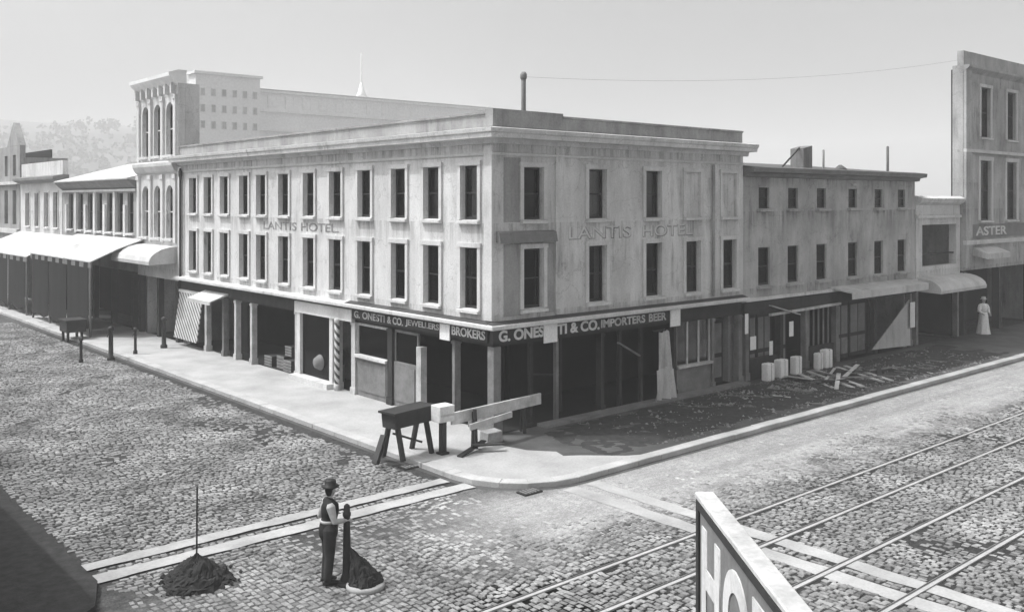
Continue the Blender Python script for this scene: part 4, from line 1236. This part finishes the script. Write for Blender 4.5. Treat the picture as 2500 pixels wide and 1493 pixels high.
for x, z0, z1, w, lab in hs:
    t = thing('hanging_card', lab, 'sign', (x, -.3, z0), 'white cards hung before the shops')
    part('card', MB().box(FR, x - w / 2, x + w / 2, z0, z1, .20, .222), 'cloth', t)
    part('cord', MB().bar((x, -.21, z1), (x, -.21, 2.5), .012), 'iron', t)
# pale cloth lengths hung and draped in the doorway
t = thing('draped_cloth', 'pale cloth draped in folds in the dark doorway by the post', 'cloth', (7.0, -.05, .12))
def drape(cx_, cy_, z0, z1, w0, w1, ph, amp):
    vs, fs = [], []
    nu, nv = 26, 12
    for side_ in (0, 1):
        for j_ in range(nv + 1):
            f_ = j_ / nv
            w_ = w0 + (w1 - w0) * f_ ** 1.4
            for i_ in range(nu + 1):
                a = i_ / nu - .5
                dy = amp * (.35 + f_) * math.sin(a * 21 + ph + 1.3 * f_) + .05 * math.sin(a * 9 + 3 * f_)
                vs.append((cx_ + a * w_ - .10 * f_, cy_ + dy + .012 * side_ - .12 * f_, z1 + (z0 - z1) * f_ + .05 * math.sin(a * 6 + ph)))
    N = (nu + 1) * (nv + 1)
    for side_ in (0, 1):
        for j_ in range(nv):
            for i_ in range(nu):
                k_ = side_ * N + j_ * (nu + 1) + i_
                fs.append((k_, k_ + 1, k_ + nu + 2, k_ + nu + 1))
    return MB().add(vs, fs, True)
part('upper_fall', drape(7.22, .05, .85, 2.30, .35, .85, .4, .05), 'canvas', t)
part('lower_fall', drape(7.02, -.16, .16, 1.15, .70, 1.25, 1.7, .06), 'canvas', t)
part('rail', MB().bar((6.7, .08, 2.32), (7.62, .08, 2.32), .05), 'dark_wood', t)
# crates inside the open shop on the left street
for k, (x, y, z, w, h, lab) in enumerate(((.55, 12.3, .125, .6, .45, 'slatted crate on the shop floor nearest the post'), (.65, 13.1, .125, .55, .5, 'slatted crate in the middle of the open shop'),
                              (.6, 13.95, .125, .6, .42, 'slatted crate beside the left post of the open shop'), (.75, 12.7, .63, .5, .4, 'slatted crate stacked on the two lower crates'))):
    t = thing('crate', lab, 'crate', (x, y, z), 'crates in the open shop')
    for q in range(4):
        zz = z + h * q / 4
        part('slat', MB().box(W0, x - w / 2, x - w / 2 + .02, zz + .01, zz + h / 4 - .02, y - w / 2, y + w / 2), 'grey_wood', t)
    part('body', MB().box(W0, x - w / 2 + .021, x + w / 2, z, z + h - .03, y - w / 2 + .01, y + w / 2 - .01), 'dark_wood', t)
t = thing('display_drum', 'round dark drum on display behind the shop pane', 'drum', (.6, 9.6, .13))
part('shell', MB().pipe((.85, 9.6, .9), (.45, 9.55, .86), .42, 20), 'dark_paint', t)
t.location = (.6, 9.6, .13)
part('head', MB().pipe((.13, 9.55, .86), (.12, 9.55, .86), .30, 20), 'mid_paint', t)
part('stand', MB().box(W0, .45, .85, .13, .75, 9.2, 10.0), 'grey_wood', t)

# hitching posts and trough up the left street
for x, y, h, lab in ((-4.70, 20.2, 1.0, 'dark hitching post standing out in the left roadway'), (-3.62, 19.95, 1.35, 'thick dark hitching post at the left kerb'),
                (-2.52, 20.3, 1.05, 'thin dark hitching post in the middle of the left pavement'), (-1.02, 21.1, 1.3, 'thick dark hitching post nearest the striped shutter')):
    z0 = .12 if x > KX else 0
    w = .10 if h > 1.2 else .06
    t = thing('hitching_post', lab, 'post', (x, y, z0), 'hitching posts up the left street')
    part('shaft', MB().lathe((x, y, z0), [(w * 1.5, 0), (w * 1.5, .12), (w, .16), (w * .9, h - .12), (w * 1.3, h - .1), (w * 1.2, h), (.02, h + .06)], 10), 'dark_paint', t)
    part('ring', MB().pipe((x - w, y, z0 + h * .8), (x - w - .05, y, z0 + h * .72), .015, 6), 'iron', t)
t = thing('water_trough', 'small dark trough on legs at the far left kerb', 'trough', (-3.1, 26.6, .12))
part('basin', MB().box(W0, -3.55, -2.7, .45, .95, 26.2, 27.3).box(W0, -3.6, -2.65, .96, 1.02, 26.15, 27.35), 'dark_paint', t)
for x in (-3.45, -2.85):
    for y in (26.35, 27.1):
        part('leg', MB().box(W0, x - .05, x + .05, 0.0 if x < KX else .12, .45, y - .05, y + .05), 'dark_wood', t)

# ------------------------------------------------------------------ foreground: stair rail, lower right
B = {}
def C2W(X, Y, Z):
    """camera-aligned metres (right, ahead, up from the street) to street axes"""
    return Vector((cam.location.x + X * 0.75465 + Y * 0.65612, cam.location.y - X * 0.65612 + Y * 0.75465, Z))
t = thing('hotel_sign', 'slanting board sign with large pale letters in the lower right foreground', 'sign', C2W(1.8, 8.9, 0))
far, near = C2W(1.79, 8.95, 0), C2W(1.98, 4.6, 0)
SL = (near - far).length
rd = (near - far).normalized()
FS = Frame(far[:2], rd[:2], (-(C2W(1, 0, 0) - C2W(0, 0, 0)))[:2])
tilt = .06 / SL
ZT = 3.70
part('board', MB().box(FS, .06, SL, 2.40, ZT - .03, -.10, .02), 'mid_paint', t, .006)
part('top_cap', MB().box(FS, -.06, SL, ZT - .028, ZT + .03, -.14, .045), 'pale_wood', t, .012)
part('end_post', MB().box(FS, -.04, .05, 0.0, ZT - .03, -.12, .04), 'dark_paint', t, .008)
part('top_moulding', MB().box(FS, .06, SL, ZT - .10, ZT - .035, .021, .045), 'dark_wood', t)
part('bottom_moulding', MB().box(FS, .06, SL, 2.36, 2.44, .021, .05), 'trim', t)
part('leg', MB().box(FS, 2.0, 2.12, 0.0, 2.39, -.10, .0), 'dark_wood', t)
for w_, a_, b_ in (('H', .16, .62), ('O', .90, .74), ('T', 1.74, .66), ('E', 2.52, .60), ('L', 3.24, .56)):
    link('letter', text_mesh('letter', w_, FS, 1, a_, 2.60, .02, .88, b_, .035), 'trim', t)

# spoil heaps with their marker posts, lower left and centre
def heap(c, rx, ry, h, seed, skew=(0, 0), n=54, rings=20, p=1.3):
    rr_ = random.Random(seed)
    vs, fs = [], []
    for j in range(rings):
        f = j / rings
        for i in range(n):
            a = 2 * math.pi * i / n
            q = (1 - f ** p) * (1 + .22 * mnoise.noise(Vector((math.cos(a) * 1.6, math.sin(a) * 1.6, seed + f))) + rr_.uniform(-.06, .06))
            z = h * (f ** 1.1) + ((rr_.uniform(-.02, .02) + .07 * mnoise.noise(Vector((math.cos(a) * (1 - f) * 5, math.sin(a) * (1 - f) * 5, seed * 3)))) if j else -.02)
            vs.append((c[0] + math.cos(a) * rx * q + skew[0] * f ** 1.5, c[1] + math.sin(a) * ry * q + skew[1] * f ** 1.5, c[2] + z))
    vs.append((c[0] + skew[0], c[1] + skew[1], c[2] + h * 1.02))
    for j in range(rings - 1):
        for i in range(n):
            k = (i + 1) % n
            fs.append((j * n + i, j * n + k, (j + 1) * n + k, (j + 1) * n + i))
    fs += [((rings - 1) * n + i, (rings - 1) * n + (i + 1) % n, len(vs) - 1) for i in range(n)]
    return MB().add(vs, fs)
def clods(mb, c, rx, ry, k, seed):
    rr_ = random.Random(seed)
    for _ in range(k):
        a, q = rr_.uniform(0, 6.28), rr_.uniform(.55, 1.25)
        p = Vector((c[0] + math.cos(a) * rx * q, c[1] + math.sin(a) * ry * q, c[2] + .03))
        rad = rr_.uniform(.02, .055)
        vs = [p + Vector(d).normalized() * rad * rr_.uniform(.7, 1.2) for d in ((1, 0, 0), (-1, 0, 0), (0, 1, 0), (0, -1, 0), (0, 0, 1), (0, 0, -1))]
        mb.add(vs, [(0, 2, 4), (2, 1, 4), (1, 3, 4), (3, 0, 4), (2, 0, 5), (1, 2, 5), (3, 1, 5), (0, 3, 5)])
    return mb
hc = C2W(-5.38, 16.1, 0)
t = thing('spoil_heap', 'low dark heap of spoil with thin marker pole at lower left', 'heap', hc)
part('mound', heap(hc, .62, .55, .50, 5.0), 'dark_earth', t)
o = part('clods', clods(MB(), hc, .62, .55, 60, 4), 'dark_earth', t); o['kind'] = 'stuff'
part('marker_pole', MB().pipe((hc.x, hc.y, .3), (hc.x + .01, hc.y, 1.62), .016, 8), 'iron', t)
pc_ = C2W(-2.46, 15.85, 0)
t = thing('base_heap', 'dark conical heap on a round pale stone base beside the post', 'heap', pc_)
part('base', MB().lathe(pc_, [(.31, 0), (.325, .04), (.325, .07), (.30, .10)], 28), 'crossing', t)
left = C2W(-1, 0, 0) - C2W(0, 0, 0)
part('mound', heap(pc_ + Vector((0, 0, .10)), .29, .29, .60, 9.0, (left.x * .26, left.y * .26), p=1.15), 'dark_earth', t)
pp = C2W(-2.80, 16.0, 0)
t = thing('street_post', 'dark waist high iron post between the man and the heap', 'post', pp)
part('shaft', MB().lathe(pp, [(.11, 0), (.11, .12), (.075, .2), (.065, .7), (.055, 1.15), (.07, 1.17), (.07, 1.22), (.055, 1.24), (.05, 1.34), (.02, 1.37)], 14), 'dark_paint', t)
part('foot', MB().lathe(pp, [(.17, .0), (.17, .05), (.12, .08)], 14), 'iron', t)

# ------------------------------------------------------------------ people
def remeshed(mb, name, voxel):
    o = bpy.data.objects.new(name, mb.mesh(name))
    COL.objects.link(o)
    r = o.modifiers.new('r', 'REMESH'); r.mode = 'VOXEL'; r.voxel_size = voxel
    s_ = o.modifiers.new('s', 'SMOOTH'); s_.iterations = 3; s_.factor = .5
    bpy.context.view_layer.update()
    me = bpy.data.meshes.new_from_object(o.evaluated_get(bpy.context.evaluated_depsgraph_get()))
    bpy.data.objects.remove(o)
    for p in me.polygons:
        p.use_smooth = True
    me.name = name
    return me

def person(loc, yaw, H, label, top, skirt, hairm, arms, trousers=False, hat=False, voxel=.008, belt=True, headturn=0.0, lean=0.0, cap=False, shirt=False):
    """standing figure facing +x of its own frame turned by yaw; arms = (left elbow, left hand, right elbow, right hand)"""
    k = H / 1.70
    Rz = Matrix.Rotation(yaw, 4, 'Z')
    base = Vector(loc)
    def w(x, y, z):
        x2 = x + lean * z
        return base + Rz @ Vector((x2 * k, y * k, z * k))
    t = thing('person', label, 'person', base)
    b = MB()
    # legs and feet
    for s in (-1, 1):
        b.tube([(w(0, .10 * s, .92), .095 * k), (w(.01, .10 * s, .70), .085 * k), (w(.015, .095 * s, .48), .062 * k), (w(-.01, .095 * s, .32), .058 * k), (w(-.01, .095 * s, .09), .038 * k)])
        b.tube([(w(-.05, .095 * s, .045), .038 * k), (w(.08, .10 * s, .04), .04 * k), (w(.16, .105 * s, .03), .028 * k)])
    # trunk, neck, head
    b.tube([(w(0, 0, .88), .14 * k), (w(0, 0, 1.0), .135 * k), (w(.01, 0, 1.10), .115 * k), (w(.015, 0, 1.22), .13 * k), (w(.01, 0, 1.34), .13 * k), (w(-.005, 0, 1.40), .09 * k), (w(0, 0, 1.45), .052 * k), (w(.015, 0, 1.50), .05 * k)], 14)
    b.tube([(w(-.01, -.15, 1.375), .06 * k), (w(-.01, 0, 1.40), .07 * k), (w(-.01, .15, 1.375), .06 * k)])
    ht = Matrix.Rotation(headturn, 4, 'Z')
    def hd(x, y, z):
        q = ht @ Vector((x, y, 0))
        return w(q.x + .02, q.y, z)
    b.tube([(hd(.0, 0, 1.525), .055 * k), (hd(.005, 0, 1.56), .072 * k), (hd(0, 0, 1.61), .082 * k), (hd(-.005, 0, 1.65), .074 * k), (hd(-.01, 0, 1.675), .045 * k)], 14)
    b.tube([(hd(.045, 0, 1.515), .028 * k), (hd(.03, 0, 1.53), .04 * k)], 8)           # chin
    b.tube([(hd(.078, 0, 1.60), .011 * k), (hd(.098, 0, 1.572), .014 * k)], 6)          # nose
    b.tube([(hd(.066, -.02, 1.538), .011 * k), (hd(.07, .0, 1.54), .013 * k), (hd(.066, .02, 1.538), .011 * k)], 6)  # lips
    for s in (-1, 1):
        b.tube([(hd(-.005, .082 * s, 1.56), .012 * k), (hd(-.01, .085 * s, 1.60), .016 * k)], 6)   # ears
    # arms and hands
    for s, el, ha in ((1, arms[0], arms[1]), (-1, arms[2], arms[3])):
        sh = (-.01, .175 * s, 1.36)
        b.tube([(w(*sh), .058 * k), (w(*[(sh[i] + el[i]) / 2 for i in range(3)]), .048 * k), (w(*el), .040 * k), (w(*[(ha[i] * .6 + el[i] * .4) for i in range(3)]), .036 * k), (w(*ha), .026 * k)])
        d = Vector([ha[i] - el[i] for i in range(3)]).normalized()
        sdv = d.cross(Vector((0, 0, 1)))
        sdv = sdv.normalized() if sdv.length > .1 else Vector((1, 0, 0))
        dn = d.cross(sdv)
        hv = Vector(ha)
        pm_ = hv + d * .055
        b.tube([(w(*hv), .026 * k), (w(*(pm_)), .034 * k), (w(*(hv + d * .09)), .03 * k)], 8)
        for q, (of, ln) in enumerate(((-.03, .060), (-.01, .072), (.01, .068), (.03, .052))):
            f0 = hv + d * .085 + sdv * of
            f1 = f0 + d * ln * .55 + dn * .008
            f2 = f1 + d * ln * .45 + dn * .022
            b.tube([(w(*f0), .0105 * k), (w(*f1), .0095 * k), (w(*f2), .008 * k)], 6)
        th0 = hv + d * .03 + sdv * (.035 * s)
        th1 = th0 + d * .035 + sdv * (.028 * s)
        b.tube([(w(*th0), .012 * k), (w(*th1), .011 * k), (w(*(th1 + d * .03)), .009 * k)], 6)
    link('body', remeshed(b, 'body', voxel), 'skin', t)
    # clothes
    if not trousers:
        n = 40
        m = MB()
        rows = [(.285, .02, 1.0), (.27, .10, 1.0), (.24, .30, 1.02), (.215, .55, 1.04), (.20, .78, 1.05), (.185, .92, 1.08), (.155, 1.04, 1.12), (.128, 1.09, 1.15)]
        vs, fs = [], []
        for r, z, wd_ in rows:
            for i in range(n):
                a = 2 * math.pi * i / n
                fo = (1 - z / 1.1)
                q = r * (1 + .10 * fo * math.cos(7 * a + .8 * math.sin(3 * a)) + .03 * fo * math.sin(11 * a))
                back = -.09 * fo ** 2 if math.cos(a) < 0 else 0
                vs.append(w(math.cos(a) * q + back * abs(math.cos(a)), math.sin(a) * q * wd_, z))
        for j in range(len(rows) - 1):
            for i in range(n):
                i2 = (i + 1) % n
                fs.append((j * n + i, j * n + i2, (j + 1) * n + i2, (j + 1) * n + i))
        fs.append([(len(rows) - 1) * n + i for i in range(n)])
        part('skirt', m.add(vs, fs, True), skirt, t)
    else:
        m = MB()
        for s in (-1, 1):
            m.tube([(w(0, .09 * s, .95), .125 * k), (w(.01, .10 * s, .70), .105 * k), (w(.015, .10 * s, .48), .085 * k), (w(-.01, .10 * s, .10), .072 * k)], 12)
        link('trousers', remeshed(m, 'trousers', .014), skirt, t)
    m = MB()
    m.tube([(w(.0, 0, 1.05), .135 * k), (w(.01, 0, 1.12), .135 * k), (w(.02, 0, 1.24), .155 * k), (w(.012, 0, 1.34), .15 * k), (w(-.004, 0, 1.405), .10 * k), (w(0, 0, 1.455), .062 * k)], 16)
    if trousers:
        m.tube([(w(0, 0, .84), .165 * k), (w(0, 0, .95), .165 * k), (w(.005, 0, 1.08), .145 * k)], 16)
    m.tube([(w(-.01, -.155, 1.37), .075 * k), (w(-.01, 0, 1.39), .09 * k), (w(-.01, .155, 1.37), .075 * k)], 12)
    for s, el, ha in ((1, arms[0], arms[1]), (-1, arms[2], arms[3])):
        sh = (-.01, .18 * s, 1.36)
        mid = [(sh[i] + el[i]) / 2 for i in range(3)]
        cuff = [ha[i] * .85 + el[i] * .15 for i in range(3)]
        puff = 1.0 if trousers else 1.45
        ms = MB() if shirt else m
        ms.tube([(w(*sh), .078 * k), (w(*mid), .078 * k * puff * .82), (w(*el), .066 * k * puff * .8), (w(*[(ha[i] + el[i]) / 2 for i in range(3)]), .05 * k), (w(*cuff), .038 * k)], 12)
        if shirt:
            link('sleeve', remeshed(ms, 'sleeve', .010), 'belt', t)
    link('jacket', remeshed(m, 'jacket', .011), top, t)
    if belt:
        part('belt', MB().lathe(base + Vector((0, 0, 1.055 * k)), [(.15 * k, 0), (.156 * k, .02), (.15 * k, .045)], 24, (1, 1), True, None, lambda z: ((Rz @ Vector((lean * 1.05, 0, 0))).x, (Rz @ Vector((lean * 1.05, 0, 0))).y)), 'belt', t)
    # hair
    m = MB()
    m.tube([(hd(-.035, 0, 1.545), .06 * k), (hd(-.028, 0, 1.60), .084 * k), (hd(-.018, 0, 1.655), .084 * k), (hd(-.01, 0, 1.695), .055 * k)], 12)
    if not trousers:
        m.tube([(hd(-.06, 0, 1.665), .055 * k), (hd(-.045, 0, 1.69), .05 * k)], 10)
        m.tube([(hd(.045, -.04, 1.675), .035 * k), (hd(.055, 0, 1.685), .038 * k), (hd(.045, .04, 1.675), .035 * k)], 8)
        m.tube([(hd(-.105, 0, 1.585), .042 * k), (hd(-.115, 0, 1.61), .035 * k)], 8)
    link('hair', remeshed(m, 'hair', .012), hairm, t)
    if trousers:
        for s in (-1, 1):
            m = MB()
            m.tube([(w(-.055, .095 * s, .05), .05 * k), (w(.08, .10 * s, .047), .05 * k), (w(.17, .105 * s, .036), .034 * k)], 10)
            m.tube([(w(-.01, .095 * s, .06), .052 * k), (w(-.01, .095 * s, .17), .054 * k)], 10)
            link('boot', remeshed(m, 'boot', .012), 'hair', t)
    if cap:
        m = MB()
        m.tube([(hd(-.02, 0, 1.665), .092 * k), (hd(-.025, 0, 1.70), .105 * k), (hd(-.025, 0, 1.725), .085 * k)], 14)
        m.tube([(hd(.07, -.05, 1.662), .016 * k), (hd(.105, 0, 1.658), .018 * k), (hd(.07, .05, 1.662), .016 * k)], 8)
        link('cap', remeshed(m, 'cap', .010), 'dress', t)
    if hat:
        m = MB().lathe(hd(-.01, 0, 1.655), [(.15 * k, 0), (.155 * k, .012), (.10 * k, .02), (.098 * k, .10), (.07 * k, .125), (.02, .13)], 20)
        part('hat', m, hat if isinstance(hat, str) else 'canvas', t)
    return t

wp = C2W(-3.14, 16.0, 0.02)
HEAD = math.atan2(.755, .656)          # away from the camera
person(wp, HEAD - R(68), 1.68, 'man in dark waistcoat, pale sleeves and hat leaning on the iron post', 'dress', 'skirt', 'hair',
       ((-.10, .27, 1.10), (.10, .22, 1.0), (.05, -.25, 1.12), (.26, -.17, 1.10)), trousers=True, hat='hair', shirt=True, headturn=R(25), lean=.03)
person((30.2, -.45, .12), R(-120), 1.72, 'person in white dress and hat on the shaded far right pavement', 'cloth', 'cloth', 'hair',
       ((.02, .25, 1.10), (.18, .2, 1.0), (.02, -.25, 1.10), (.18, -.2, 1.0)), hat=True, voxel=.012)

# ------------------------------------------------------------------ haze over the town
hz = MB().box(W0, -1400, 1500, -1.5, 110, -1300, 1500)
hm_ = bpy.data.materials.new('haze')
hm_.use_nodes = True
hn, hl = hm_.node_tree.nodes, hm_.node_tree.links
hn.clear()
ho = hn.new("ShaderNodeOutputMaterial")
pv = hn.new("ShaderNodeVolumePrincipled")
pv.inputs["Color"].default_value = grey(0.96)
pv.inputs["Density"].default_value = 0.0014
hl.new(pv.outputs[0], ho.inputs["Volume"])
ho_ = link('haze', hz.mesh('haze'), hm_)
tag(ho_, 'thin pale haze over the town', 'haze', None, 'stuff')
